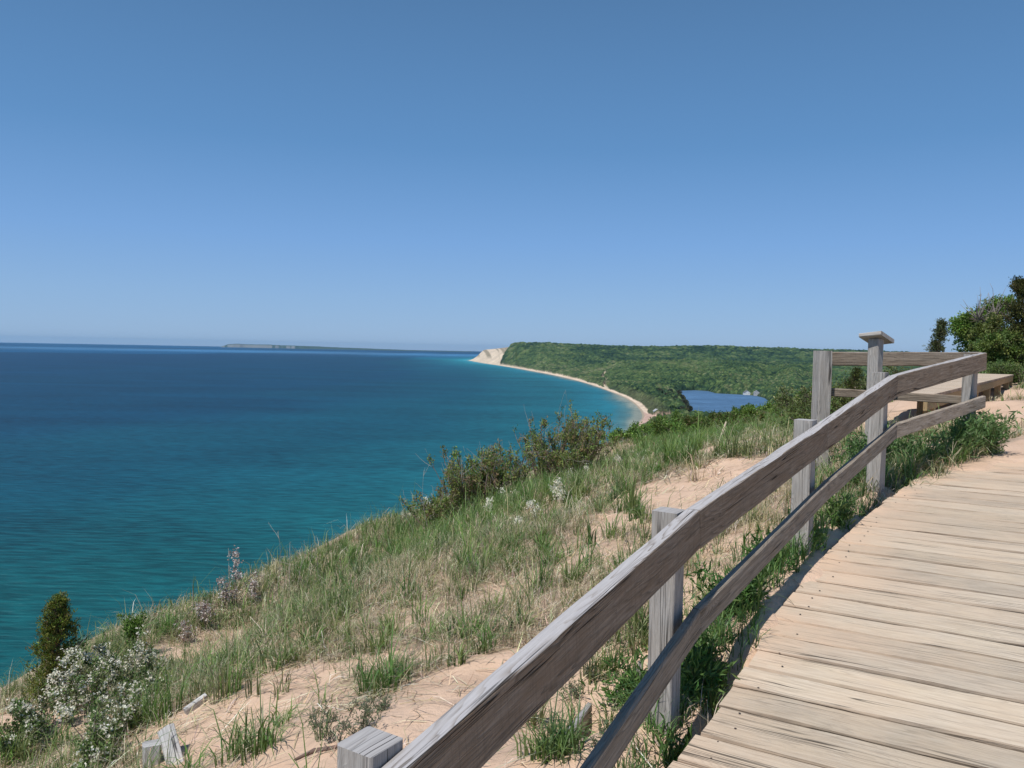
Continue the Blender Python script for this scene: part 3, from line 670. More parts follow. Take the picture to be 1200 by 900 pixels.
def land_h(pxc, D, x, y):
    """ground height above the lake (m)"""
    topy = np.interp(pxc, PXK, TOPY); dr = np.interp(pxc, PXK, DR); df = np.interp(pxc, PXK, DFOOT)
    hzn = HORIZON + (pxc - 600) * math.tan(R(1.12))
    htop = -LAKE + (hzn - topy) / F * dr - 14
    cd = coast_d(x, y)
    low = 3 + 5 * sstep(30, 300, cd) + 20 * fbm(x / 500, y / 500, 41, 3) * sstep(100, 700, cd)
    # nearer wooded hill that runs from the shore behind the small lake
    hill = 46 * sstep(2550, 3300, D + (fbm(pxc / 30, pxc * 0, 45, 2) - 0.5) * 700) * sstep(5200, 3900, D) * sstep(60, 420, cd) * sstep(655, 720, pxc) * (0.72 + 0.5 * fbm(x / 420, y / 700, 42, 3))
    t = np.clip((D - df) / (dr - df), 0, 1)
    up = np.maximum(np.sin(t * math.pi / 2)**1.15, 0); tex = 1 + 0.16 * (fbm(x / 500, y / 900, 43, 4) - 0.5) * (1 - t)
    rise = up * htop * tex
    rise = np.where(D > dr, htop * (1 - 0.00003 * (D - dr)), rise)
    rise = rise * np.clip(cd / np.where(pxc < 604, 115, 190), 0, 1)**0.9
    h = np.maximum(low + hill, rise) + 0.0
    h = h * sstep(-5, 25, cd) + 0.8 * sstep(0, 10, cd)
    return np.where(cd < 0, -4.0, h), cd
pxs = np.concatenate([np.arange(536, 800, 0.62), np.arange(800, 965, 0.7), np.arange(965, 1060, 2), np.arange(1060, 1500, 20)])
Ds = np.concatenate([np.arange(320, 1000, 40), np.arange(1000, 3100, 3.6), np.exp(np.linspace(math.log(3104), math.log(12500), 460))])
PX, DD = np.meshgrid(pxs, Ds)
lat = (PX - 600) / F
LX = lat * DD; LY = DD
h, cd = land_h(PX, DD, LX, LY)
inl = inside(LX, LY, LKP) | inside(LX, LY, INP)
lkd = np.minimum(np.abs(poly_sd(LX, LY, np.vstack([LKP, LKP[:1]]))[0]), np.abs(poly_sd(LX, LY, np.vstack([INP, INP[:1]]))[0])); lkd = np.where(inl, -lkd, lkd)
h = np.where(lkd < 60, 1.2 + (h - 1.2) * sstep(0, 60, lkd), h); h = np.where(inl, -3.0, h)
dune = (PX < 604) & (cd > 0)
dline = np.interp(LY, [5000, 5600, 6500, 7400, 12000], [577, 580, 592, 601, 603])
issand = (cd < 11 + 16 * sstep(2200, 4500, LY) * 0.6 + 14 * -0.35 + 14 * fbm(LX / 90, LY / 140, 51, 3)) | (PX < dline) | inside(LX, LY, SNP)
scar = (np.abs(PX - (711.5 + (2350 - DD) * 0.004 + 2 * np.sin(DD / 90))) < 1.4) & (cd > 0) & (cd < 330) & (DD < 3600) & (DD > 2500)
path_s = scar
# tree crowns: rounded domes on a jittered lattice
def domes(x, y, size, seed):
    gx_ = x / size; gy_ = y / size; ix = np.floor(gx_).astype(np.int64); iy = np.floor(gy_).astype(np.int64)
    best = np.zeros(x.shape); col = np.zeros(x.shape)
    for a in (-1, 0, 1):
        for b in (-1, 0, 1):
            cx = ix + a; cy = iy + b; jx = cx + 0.15 + 0.7 * _h(cx, cy, seed); jy = cy + 0.15 + 0.7 * _h(cx, cy, seed + 1)
            hh = 0.55 + 0.45 * _h(cx, cy, seed + 2); r = 0.62 + 0.25 * _h(cx, cy, seed + 3)
            d2 = ((gx_ - jx)**2 + (gy_ - jy)**2) / r**2; v = hh * np.sqrt(np.clip(1 - d2, 0, 1))
            m = v > best; best = np.where(m, v, best); col = np.where(m, _h(cx, cy, seed + 5), col)
    return best, col
b1, c1 = domes(LX, LY, 10.5, 61); b2, c2 = domes(LX, LY, 19, 71); b3, c3 = domes(LX, LY, 32, 91)
f1 = sstep(4200, 2400, DD); f3 = sstep(4200, 6500, DD)
bump = (b1 * 17 * f1 + b2 * 20 * (1 - f1) * (1 - 0.5 * f3) + b3 * 30 * f3 + 2) * (0.75 + 0.5 * fbm(LX / 160, LY / 160, 81, 2))
cr = c1 * f1 + c2 * (1 - f1) * (1 - f3) + c3 * f3
forest = ~issand & ~inl & (cd > 0) & ~scar
edge_ramp = sstep(12, 38, cd) * sstep(-4, 14, lkd); bump = bump * forest * (0.15 + 0.85 * edge_ramp)
zt = LAKE + h + bump
n1 = fbm(LX / 700, LY / 1100, 91, 3); n2 = fbm(LX / 90, LY / 160, 92, 3)
pal = np.array([(0.014, 0.034, 0.020), (0.032, 0.064, 0.028), (0.056, 0.098, 0.036), (0.095, 0.140, 0.048), (0.14, 0.155, 0.080)])
t = np.clip(0.0 + cr * 0.85 + (n1 - 0.5) * 0.6 + (n2 - 0.5) * 1.0 - 0.10 * sstep(3800, 5200, DD), 0, 0.999) * 4
k0 = np.floor(t).astype(int); fr = (t - k0)[..., None]; fc = pal[k0] * (1 - fr) + pal[np.minimum(k0 + 1, 4)] * fr
# scrub next to the beach
scr = (sstep(60, 20, cd) * forest * (0.35 + 0.65 * sstep(725, 745, PX)))[..., None]; fc = fc * (1 - scr * 0.7) + np.array([0.11, 0.115, 0.062]) * scr * 0.7
sc_ = np.where((PX < 604)[..., None], np.array([0.62, 0.51, 0.385]), np.array([0.64, 0.51, 0.39])) * (0.85 + 0.3 * n2[..., None])
# dark sparse grass streaks running down the big dune face
stk = sstep(0.48, 0.62, fbm(PX / 3.2 + DD / 900, DD / 2600, 95, 3))[..., None] * (PX < 604)[..., None] * sstep(25, 60, h)[..., None]
sc_ = sc_ * (1 - 0.75 * stk) + np.array([0.20, 0.17, 0.11]) * 0.75 * stk
pk = (inside(LX, LY, SNP))[..., None]; sc_ = np.where(pk, np.array([0.52, 0.36, 0.29]) * (0.8 + 0.4 * n2[..., None]), sc_)
wet = ((cd < 3 + 3 * n2) & (lkd > 60) & (PX > 604))[..., None]; sc_ = np.where(wet, np.array([0.36, 0.30, 0.23]), sc_ * (0.8 + 0.4 * fbm(LX / 14, LY / 30, 97, 2))[..., None])
LC = np.where(forest[..., None], fc, np.where((inl | (lkd < 20))[..., None], np.array([0.05, 0.06, 0.035]), sc_)); LC = np.where(scar[..., None], np.array([0.55, 0.47, 0.36]), LC)
nx = len(pxs); i = np.arange(len(Ds) - 1)[:, None] * nx; j = np.arange(nx - 1)[None]
f = np.stack([i + j, i + j + 1, i + nx + j + 1, i + nx + j], -1).reshape(-1, 4)
land = (cd > -60).ravel(); fk = land[f].any(1); isf = forest.ravel()[f].sum(1) >= 2
P = np.stack([LX, LY, zt], -1).reshape(-1, 3)
M['land'] = foliage_material('shore_sand_and_scrub', 0.0, 0.95, 0.05)
def canopy_material():
    m, nt, ns, ls = newmat('forest_canopy'); vc = nd(ns, 'ShaderNodeVertexColor'); vc.layer_name = 'Col'; ge = nd(ns, 'ShaderNodeNewGeometry')
    n = nd(ns, 'ShaderNodeTexNoise'); n.inputs['Scale'].default_value = 0.35; n.inputs['Detail'].default_value = 4; n.inputs['Roughness'].default_value = 0.7; ls.new(ge.outputs['Position'], n.inputs['Vector'])
    n8 = nd(ns, 'ShaderNodeTexNoise'); n8.inputs['Scale'].default_value = 0.045; n8.inputs['Detail'].default_value = 5; n8.inputs['Roughness'].default_value = 0.75; ls.new(ge.outputs['Position'], n8.inputs['Vector'])
    k = mth(ns, ls, 'MULTIPLY', ramp_out(ns, ls, n.outputs[0], [(0.33, 0.5), (0.66, 1.0)]), mth(ns, ls, 'ADD', mth(ns, ls, 'MULTIPLY', ramp_out(ns, ls, n8.outputs[0], [(0.38, 0.0), (0.62, 1.0)]), 1.15), 0.85)); sc = nd(ns, 'ShaderNodeVectorMath', operation='SCALE'); ls.new(vc.outputs[0], sc.inputs[0]); ls.new(k, sc.inputs['Scale'])
    bs = nd(ns, 'ShaderNodeBsdfPrincipled'); ls.new(sc.outputs[0], bs.inputs['Base Color']); bs.inputs['Roughness'].default_value = 0.9; bs.inputs['Specular IOR Level'].default_value = 0.1
    bp = nd(ns, 'ShaderNodeBump'); bp.inputs['Strength'].default_value = 1.0; bp.inputs['Distance'].default_value = 3.5; ls.new(n.outputs[0], bp.inputs['Height']); ls.new(bp.outputs[0], bs.inputs['Normal'])
    out = nd(ns, 'ShaderNodeOutputMaterial'); ls.new(bs.outputs[0], out.inputs[0]); return m
M['canopy'] = canopy_material()
def compact(P, C, F_):
    u, inv = np.unique(F_, return_inverse=True); return P[u], inv.reshape(F_.shape), C[u]
p_, f_, c_ = compact(P, LC.reshape(-1, 3), f[fk & ~isf]); g = Geo(); g.add(p_, f_, c_); tag(g.build('shore_terrain', M['land']), kind='structure')
p_, f_, c_ = compact(P, LC.reshape(-1, 3), f[fk & isf]); g = Geo(); g.add(p_, f_, c_); tag(g.build('far_forest', M['canopy']), kind='stuff')
# forest floor under the canopy sheet so nothing shows through from the side
# small inland lake
g = Geo(); cen = LKP.mean(0); ext = np.array([(790, 454), (845, 454), (910, 461), (912, 474), (905, 510), (800, 505), (785, 470)]); EX = np.array([pix_plane(x, y, LZ)[:2] for x, y in ext])
V = [(*cen, LZ)] + [(*p, LZ) for p in EX]; g.add(V, np.array([[0, 1 + (k + 1) % len(EX), 1 + k] for k in range(len(EX))]), (0.022, 0.075, 0.19))
M['pond'] = water_material('small_lake_water', 0.5, (0.07, 0.145, 0.25))
tag(g.build('inland_lake_water', M['pond']), kind='structure')

# ---- island on the horizon
pi = np.linspace(258, 552, 500); DI = 28000.0
yb = hz(0) + (pi) * math.tan(R(1.12))
topk = np.interp(pi, [258, 263, 267, 275, 290, 320, 360, 400, 440, 470, 500, 552], [0.0, 2.0, 3.6, 4.4, 4.2, 4.0, 3.2, 2.3, 1.4, 0.9, 0.55, 0.3])   # px above the shore line
Ht = topk / F * DI * (0.93 + 0.14 * fbm(pi / 9, pi * 0, 101, 3)) - 0
rows = [(0, 0.0), (250, 0.08), (420, 0.75), (800, 1.0), (3500, 1.03), (6000, 0.5), (7000, 0.0)]
V = []; C = []
for rI, (dy, k) in enumerate(rows):
    D = DI + dy + (fbm(pi / 14, pi * 0, 103, 3) - 0.5) * 900 * (rI < 3); V.append(np.stack([(pi - 600) / F * D, D, LAKE - 1 + Ht * k + (fbm(pi / 2, pi * 0 + rI, 104, 2) - 0.5) * 12 * (k > 0.7)], 1))
    cliff = ((pi < 345) & (fbm(pi / 5, pi * 0, 105, 3) > 0.44) | (pi < 292) & (pi > 266))[:, None] * (rI in (1, 2)) if rI in (1, 2) else np.zeros((len(pi), 1))
    if rI == 0: cliff = np.zeros((len(pi), 1))
    C.append(np.where(cliff > 0, np.array([0.20, 0.21, 0.20]), np.array([0.06, 0.09, 0.06])) * np.ones((len(pi), 3)))
n = len(pi); i = np.arange(len(rows) - 1)[:, None] * n; j = np.arange(n - 1)[None]; f = np.stack([i + j, i + j + 1, i + n + j + 1, i + n + j], -1).reshape(-1, 4)
g = Geo(); g.add(np.concatenate(V), f, np.concatenate(C)); tag(g.build('island_hills', M['land']), kind='structure')

# ---- village: houses and single trees by the small lake
for nm, c_ in (('white_wall', (0.72, 0.72, 0.70)), ('grey_wall', (0.38, 0.39, 0.40)), ('tan_wall', (0.45, 0.37, 0.28)), ('roof_grey', (0.16, 0.16, 0.17)), ('roof_brown', (0.20, 0.13, 0.10)), ('roof_light', (0.42, 0.42, 0.43)), ('window_dark', (0.03, 0.04, 0.05))):
    M[nm] = plain_material(nm, c_, 0.7, 0.08, 0.5)
def far_z(px, D): 
    a, c__ = land_h(np.array([float(px)]), np.array([float(D)]), np.array([(px - 600) / F * D]), np.array([float(D)])); return LAKE + max(float(a[0]), 1.0)
def house(px, py, wdt, dep, hgt, rot, wall, roof, label, hz0=3):
    p = pix_plane(px, py, LAKE + hz0); x, y, z = p[0], p[1], LAKE + hz0
    t = thing('house', (x, y, z), label, 'house', 'houses of the lakeside village')
    cr_, sr = math.cos(rot), math.sin(rot)
    def W(v): v = np.asarray(v, float); return np.stack([x + v[:, 0] * cr_ - v[:, 1] * sr, y + v[:, 0] * sr + v[:, 1] * cr_, z + v[:, 2]], 1)
    a, b = wdt / 2, dep / 2; rh = wdt * 0.32
    g = Geo(); g.add(W([(-a, -b, -2), (a, -b, -2), (a, b, -2), (-a, b, -2), (-a, -b, hgt), (a, -b, hgt), (a, b, hgt), (-a, b, hgt), (0, -b, hgt + rh), (0, b, hgt + rh)]),
                     [np.array([[0, 1, 5, 4], [1, 2, 6, 5], [2, 3, 7, 6], [3, 0, 4, 7]]), np.array([[4, 5, 8], [6, 7, 9]])]); g.build('wall', M[wall], t, smooth=False)
    o = 0.7; g = Geo(); th_ = 0.35
    for sgn in (-1, 1):
        e = sgn * (a + o); ze = hgt - o * rh / a
        v = [(0, -b - o, hgt + rh + 0.1), (0, b + o, hgt + rh + 0.1), (e, b + o, ze + 0.1), (e, -b - o, ze + 0.1)]; v2 = [(q[0], q[1], q[2] + th_) for q in v]
        g.add(W(v + v2), np.array([[0, 1, 2, 3], [7, 6, 5, 4], [0, 4, 5, 1], [1, 5, 6, 2], [2, 6, 7, 3], [3, 7, 4, 0]]))
    g.build('roof', M[roof], t, smooth=False)
    for wx, wz in ((-a * 0.5, hgt * 0.55), (a * 0.5, hgt * 0.55)):
        g = Geo(); s_ = 0.8; v = [(wx - s_, -b - 0.06, wz - s_), (wx + s_, -b - 0.06, wz - s_), (wx + s_, -b - 0.06, wz + s_), (wx - s_, -b - 0.06, wz + s_)]; v += [(q[0], -b + 0.3, q[2]) for q in v]
        g.add(W(v), np.array([[0, 1, 2, 3], [0, 4, 5, 1], [1, 5, 6, 2], [2, 6, 7, 3], [3, 7, 4, 0]])); g.build('window', M['window_dark'], t, smooth=False)
house(769.5, 486.5, 10, 11, 8, 0.2, 'white_wall', 'roof_light', 'tall white house standing beside the pink sandy lot')
house(781.5, 485.2, 6, 8, 4, -0.3, 'white_wall', 'roof_grey', 'small white cottage inland from the tall white house')
house(776, 490.5, 11, 8, 3.5, 0.5, 'tan_wall', 'roof_brown', 'low tan building with a brown roof on the sandy lot')
house(786.5, 490.5, 10, 8, 3.5, -0.2, 'grey_wall', 'roof_light', 'low grey building with pale roof at the lot edge under green shrubs')
house(752.5, 463.5, 13, 13, 6, 0.3, 'grey_wall', 'roof_grey', 'big grey house among trees above the curving beach')
house(763.5, 472.5, 6, 9, 6, 0.1, 'white_wall', 'roof_grey', 'narrow white house among grey trees north of the sandy lot')
house(730.5, 457.5, 9, 10, 5, -0.4, 'white_wall', 'roof_light', 'white beach house farthest along the curving shore')
house(786, 459.5, 13, 9, 5, 0.0, 'white_wall', 'roof_grey', 'white house at the near corner of the small blue lake')
house(875, 462.0, 18, 12, 5, 0.1, 'white_wall', 'roof_grey', 'long white lakeside house on the far bank of the small lake')
house(886.5, 463.0, 16, 12, 8, -0.2, 'grey_wall', 'roof_light', 'two storey grey lake house east of the long white one')
house(910, 470.0, 12, 10, 4, -0.2, 'tan_wall', 'roof_brown', 'low tan lake house at the eastern end of the small lake')

def far_tree(seed, pal_, hgt, rad, conifer=False):
    r_ = np.random.default_rng(seed); global rng; keep = rng; rng = r_
    t = thing('tree', (0, 0, 0), 'x', 'tree', 'single trees about the village')
    g = Geo(); tubes(g, [(0, 0, -1), (0.2, 0, hgt * 0.3), (0, 0.2, hgt * 0.7)], [0.45, 0.35, 0.15], 6, (0.10, 0.08, 0.06)); g.build('trunk', M['bark'], t)
    g = Geo(); N = 420; d = unit(r_.normal(size=(N, 3))); 
    if conifer: zz = r_.uniform(0.1, 1, N); an = r_.uniform(0, 6.28, N); q = rad * 0.9 * (1 - zz); c = np.stack([np.cos(an) * q, np.sin(an) * q, hgt * zz], 1)
    else:
        bl = unit(r_.normal(size=(7, 3))) * rad * 0.55 * np.array([1, 1, 0.6]); k = r_.integers(0, 7, N); c = bl[k] + d * rad * 0.5 * r_.uniform(0.7, 1.05, (N, 1)) + np.array([0, 0, hgt * 0.62])
    leaves(g, c, d + np.array([0, 0, 0.3]), r_.uniform(1.6, 2.8, N), r_.uniform(1.4, 2.4, N), mixpal(pal_, N, 0.25)); g.build('crown', M['foliage'], t); rng = keep; return t
kinds = [('round dark green tree in the wood between the beach and the small lake', far_tree(1, [(0.03, 0.07, 0.02), (0.05, 0.09, 0.025)], 15, 6)),
         ('grey brown tree just coming into leaf between the beach and the small lake', far_tree(2, [(0.10, 0.10, 0.065), (0.13, 0.12, 0.09), (0.07, 0.08, 0.05)], 14, 6.5)),
         ('yellowish green round tree between the beach and the small lake', far_tree(3, [(0.13, 0.15, 0.045), (0.10, 0.13, 0.04)], 12, 5.5)),
         ('narrow dark evergreen tree between the beach and the small lake', far_tree(4, [(0.02, 0.045, 0.02), (0.03, 0.06, 0.025)], 17, 4, True))]
first = {}
region = [(752, 466, 806, 486)] ; nT = 0; r2 = np.random.default_rng(5)
tries = 0
while nT < 74 and tries < 2000:
    tries += 1
    px_ = r2.uniform(746, 808); py_ = r2.uniform(461, 489)
    p = pix_plane(px_, py_, LAKE + 3); cc = float(coast_d(np.array([p[0]]), np.array([p[1]]))[0])
    if cc < 45 or inside(np.array([p[0]]), np.array([p[1]]), LKP)[0] or inside(np.array([p[0]]), np.array([p[1]]), SNP)[0]: continue
    if any(abs(px_ - a) < 4 and 0 < (b - py_) + 3.5 < 6 for a, b in ((769.5, 483), (781.5, 482), (752.5, 461), (763.5, 470))): continue
    k = r2.choice(4, p=[0.34, 0.42, 0.12, 0.12]); 
    if 796 < px_ and 474 < py_ < 487: k = 2 if r2.random() < 0.5 else 1
    lab, root = kinds[k]; sc = r2.uniform(0.75, 1.15)
    if k not in first: first[k] = 1; root.location = (p[0], p[1], far_z(px_, p[1]) - 0.5); root.scale = (sc,) * 3; root['label'] = lab; root['group'] = lab.split(' tree')[0] + ' village trees'
    else: copy_thing(root, (p[0], p[1], far_z(px_, p[1]) - 0.5), r2.uniform(0, 6.28), sc, lab, root['group'])
    nT += 1

# ================================================================== SKY, SUN, AIR
SUN_AZ = 217.0; SUN_EL = 58.0
w = bpy.data.worlds.new('World'); scene.world = w; w.use_nodes = True
ns = w.node_tree.nodes; ls = w.node_tree.links; ns.clear()
sky = ns.new('ShaderNodeTexSky'); sky.sky_type = 'NISHITA'; sky.sun_disc = False; sky.sun_elevation = R(SUN_EL); sky.sun_rotation = R(SUN_AZ)
sky.altitude = 200; sky.air_density = 1.0; sky.dust_density = 0.0; sky.ozone_density = 3.0
gt = ns.new('ShaderNodeTexCoord'); gs = ns.new('ShaderNodeSeparateXYZ'); ls.new(gt.outputs['Generated'], gs.inputs[0])
rp = ramp(ns, [(0.0, (2.62, 4.45, 7.2)), (0.06, (2.35, 4.25, 7.3)), (0.13, (1.80, 3.75, 7.3)), (0.24, (1.10, 2.80, 5.7)), (0.42, (0.78, 1.95, 3.95)), (1.0, (0.55, 1.3, 2.7))])
rp2 = nd(ns, 'ShaderNodeMath', operation='MULTIPLY'); 
ls.new(gs.outputs[2], rp.inputs[0]); mxs = ns.new('ShaderNodeMix'); mxs.data_type = 'RGBA'; mxs.inputs[0].default_value = 0.85
ls.new(sky.outputs[0], mxs.inputs[6]); ls.new(rp.outputs[0], mxs.inputs[7])
bg = ns.new('ShaderNodeBackground'); bg.inputs[1].default_value = 0.10; ls.new(mxs.outputs[2], bg.inputs[0])
wo = ns.new('ShaderNodeOutputWorld'); ls.new(bg.outputs[0], wo.inputs[0])
sl = bpy.data.lights.new('sun', 'SUN'); sl.energy = 4.2; sl.angle = R(0.53); sl.color = (1.0, 0.955, 0.89)
so = bpy.data.objects.new('sun', sl); COL.objects.link(so)
az = R(SUN_AZ); sd = Vector((math.sin(az) * math.cos(R(SUN_EL)), math.cos(az) * math.cos(R(SUN_EL)), math.sin(R(SUN_EL))))
so.rotation_euler = sd.to_track_quat('Z', 'Y').to_euler(); so.location = (-20, -30, 60)

HAZE = 1.5e-5
if HAZE > 0:
    g = Geo(); X0, X1, Y0, Y1, Z0, Z1 = -39000, 39000, -39000, 39000, LAKE - 30, 160
    g.add([(X0, Y0, Z0), (X1, Y0, Z0), (X1, Y1, Z0), (X0, Y1, Z0), (X0, Y0, Z1), (X1, Y0, Z1), (X1, Y1, Z1), (X0, Y1, Z1)], np.array([[0, 3, 2, 1], [4, 5, 6, 7], [0, 1, 5, 4], [1, 2, 6, 5], [2, 3, 7, 6], [3, 0, 4, 7]]))
    m, nt, ns, ls = newmat('haze_air'); pv = nd(ns, 'ShaderNodeVolumePrincipled'); pv.inputs['Density'].default_value = HAZE; pv.inputs['Color'].default_value = (0.36, 0.68, 1.0, 1); pv.inputs['Anisotropy'].default_value = 0.2
    out = nd(ns, 'ShaderNodeOutputMaterial'); ls.new(pv.outputs[0], out.inputs['Volume'])
    tag(g.build('haze', m, smooth=False), kind='stuff')
vs = scene.view_settings; vs.view_transform = 'Standard'; vs.look = 'None'; vs.gamma = 1; vs.exposure = 0.0; vs.use_curve_mapping = False
cy = scene.cycles; cy.max_bounces = 6; cy.diffuse_bounces = 3; cy.glossy_bounces = 3; cy.transmission_bounces = 4; cy.volume_bounces = 0; cy.transparent_max_bounces = 8
cy.use_denoising = True
# ================================================================== PLANTS
rng = np.random.default_rng(99)
GREEN = [(0.115, 0.185, 0.050), (0.15, 0.225, 0.060), (0.085, 0.150, 0.045), (0.18, 0.235, 0.085)]
OLIVE = [(0.19, 0.215, 0.10), (0.23, 0.24, 0.12), (0.15, 0.18, 0.08)]
STRAW = [(0.46, 0.37, 0.25), (0.54, 0.45, 0.32), (0.38, 0.30, 0.21), (0.30, 0.25, 0.20), (0.66, 0.58, 0.44)]
def ground_at(x, y): return gz(x, y)
def ang(a): return np.stack([np.cos(a), np.sin(a)], 1)
def deck_free(x, y, m=0.03):
    s, n = sn(x, y); inn = n - edge_n(s)
    q = (x - a0[0]) * ud[0] + (y - a0[1]) * ud[1]; w_ = (x - a0[0]) * nl[0] + (y - a0[1]) * nl[1]
    onp = (q > -0.1) & (w_ > -0.15) & (w_ < 1.2 + 0.12 * q)
    return ~((inn > -m) & (inn < DECK_W + 0.3) & (s < 13)) & ~onp

# -- tufts of marram grass
def scatter(n, x0, x1, y0, y1, pw=1.0, dens=None):
    x = rng.uniform(x0, x1, n); y = y0 + (y1 - y0) * rng.random(n)**pw
    p = veg(x, y)**1.5
    if dens is not None: p = p * dens(x, y)
    d = poly_sd(x, y, EDGE)[0]
    k = (rng.random(n) < p) & deck_free(x, y) & (d < 1.0)
    # only where the photograph's slope can be seen
    vis = (x / np.maximum(y, 0.3) > -0.85) & (x / np.maximum(y, 0.3) < 0.9) & (y > 1.0)
    k &= vis
    return x[k], y[k]
def lush(x, y):
    return sstep(0.42, 0.62, fbm(x * 0.55 + 3, y * 0.42, 201, 3))
gG = Geo(); gD = Geo()
def tuft_batch(x, y, nb, h, w, spread, pal, g, bend=(0.2, 1.1), hvar=0.3, tipc=None, rad=0.035):
    nt = len(x)
    if nt == 0: return
    nbs = rng.integers(int(nb * 0.6), int(nb * 1.4) + 1, nt); idx = np.repeat(np.arange(nt), nbs); N = len(idx)
    a = rng.uniform(0, 2 * np.pi, N); ra = rad * np.sqrt(rng.random(N)); bx = x[idx] + np.cos(a) * ra; by = y[idx] + np.sin(a) * ra
    bz = gz(bx, by, True) - 0.01
    th = a + rng.normal(0, 0.7, N); hs = (h * np.exp(rng.normal(0, 0.22, nt)))[idx] * np.exp(rng.normal(-0.1, hvar, N))
    bd = rng.uniform(*bend, N) * spread
    tc = mixpal(pal, nt, 0.16, 0.06)[idx] * np.exp(rng.normal(0, 0.14, (N, 1)))
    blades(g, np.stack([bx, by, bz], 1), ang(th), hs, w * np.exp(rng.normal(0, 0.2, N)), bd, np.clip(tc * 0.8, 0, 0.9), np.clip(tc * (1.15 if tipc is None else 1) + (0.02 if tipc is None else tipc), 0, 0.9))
# green tufts, near to far
for (y0, y1, n, nb, w_) in ((1.2, 3.6, 2600, 16, 0.0055), (3.6, 7.5, 9500, 12, 0.006), (7.5, 13, 11500, 9, 0.008), (13, 24, 12500, 6, 0.013), (24, 38, 5000, 6, 0.02)):
    x, y = scatter(n, -6 if y1 < 14 else -4, 3.5 if y1 < 8 else 9 if y1 < 24 else 16, y0, y1, 1.0, lambda x, y: (0.17 + 0.42 * lush(x, y) + 0.4 * sstep(0.9, 0.1, np.abs(poly_sd(x, y, EDGE)[0]) / 2.0)) * (0.55 + 0.45 * sstep(4, 9, y)) * (1 - 0.8 * sstep(6.0, 4.8, y) * (poly_sd(x, y, EDGE)[0] > -0.7)))
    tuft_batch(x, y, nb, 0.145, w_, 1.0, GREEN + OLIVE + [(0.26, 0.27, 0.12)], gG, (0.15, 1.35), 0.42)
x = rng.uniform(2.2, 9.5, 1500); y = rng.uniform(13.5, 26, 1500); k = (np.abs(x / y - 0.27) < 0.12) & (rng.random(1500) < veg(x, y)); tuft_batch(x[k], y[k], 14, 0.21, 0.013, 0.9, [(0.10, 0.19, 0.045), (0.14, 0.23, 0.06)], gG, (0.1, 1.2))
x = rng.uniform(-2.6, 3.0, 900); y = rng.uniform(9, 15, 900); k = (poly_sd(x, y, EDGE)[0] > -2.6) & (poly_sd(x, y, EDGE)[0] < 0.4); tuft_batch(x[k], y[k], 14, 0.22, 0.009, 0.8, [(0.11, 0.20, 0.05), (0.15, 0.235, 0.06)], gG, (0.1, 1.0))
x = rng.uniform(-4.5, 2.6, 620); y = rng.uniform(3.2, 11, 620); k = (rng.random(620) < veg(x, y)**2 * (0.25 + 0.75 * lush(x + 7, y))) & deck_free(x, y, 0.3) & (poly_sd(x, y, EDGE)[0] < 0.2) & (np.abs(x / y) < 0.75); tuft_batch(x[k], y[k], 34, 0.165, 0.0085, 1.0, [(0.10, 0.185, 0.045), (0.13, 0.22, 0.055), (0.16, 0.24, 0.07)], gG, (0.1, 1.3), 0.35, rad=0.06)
# fine olive haze of short grass
for (y0, y1, n, nb, w_) in ((2.5, 7.5, 9000, 9, 0.0035), (7.5, 14, 10000, 8, 0.006)):
    x, y = scatter(n, -6, 4 if y1 < 8 else 8, y0, y1, 1.0, lambda x, y: 0.45 * sstep(0.3, 0.7, fbm(x * 0.9, y * 0.7, 205, 3)))
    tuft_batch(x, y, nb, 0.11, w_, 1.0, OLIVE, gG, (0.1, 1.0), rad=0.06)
# dry straw: standing wisps and blades fallen flat
for (y0, y1, n, nb, w_) in ((1.2, 3.6, 1700, 8, 0.003), (3.6, 7.5, 9000, 9, 0.0035), (7.5, 13, 9000, 8, 0.006), (13, 26, 6000, 7, 0.011)):
    x, y = scatter(n, -6 if y1 < 14 else -4, 3.5 if y1 < 8 else 9 if y1 < 24 else 16, y0, y1, 1.0, lambda x, y: (0.25 + 0.5 * fbm(x * 0.8, y * 0.8, 203, 3)) * (1 - 0.8 * sstep(6.0, 4.8, y) * (poly_sd(x, y, EDGE)[0] > -0.7)))
    tuft_batch(x, y, nb, 0.15, w_, 1.0, STRAW, gD, (0.3, 1.9), rad=0.07)
def fallen(n, x0, x1, y0, y1, w_, L=0.16, thr=0.1):
    x = rng.uniform(x0, x1, n); y = rng.uniform(y0, y1, n); k = (rng.random(n) < np.clip(veg(x, y) + thr, 0, 1)) & deck_free(x, y) & (poly_sd(x, y, EDGE)[0] < 0.8) & (np.abs(x / y) < 0.85)
    x, y = x[k], y[k]; N = len(x); th = rng.uniform(0, 2 * np.pi, N); l = L * np.exp(rng.normal(0, 0.4, N)); dx = np.cos(th) * l; dy = np.sin(th) * l
    z0 = gz(x, y) + 0.004; z1 = gz(x + dx, y + dy) + rng.uniform(0.004, 0.05, N) * np.minimum(1, l / 0.1); sx, sy = -np.sin(th) * w_ * 0.5, np.cos(th) * w_ * 0.5
    mx_, my_ = x + dx * 0.5 + rng.normal(0, 0.012, N), y + dy * 0.5 + rng.normal(0, 0.012, N); zm = np.maximum((z0 + z1) / 2, gz(mx_, my_)) + rng.uniform(0.004, 0.02, N)
    V = np.stack([np.stack([x - sx, y - sy, z0], 1), np.stack([x + sx, y + sy, z0], 1), np.stack([mx_ + sx, my_ + sy, zm], 1), np.stack([mx_ - sx, my_ - sy, zm], 1), np.stack([x + dx, y + dy, z1], 1)], 1).reshape(-1, 3)
    b_ = (np.arange(N) * 5)[:, None]; c = np.repeat(mixpal(STRAW, N, 0.3), 5, 0)
    gD.add(V, [b_ + np.array([[0, 1, 2, 3]]), b_ + np.array([[3, 2, 4]])], c)
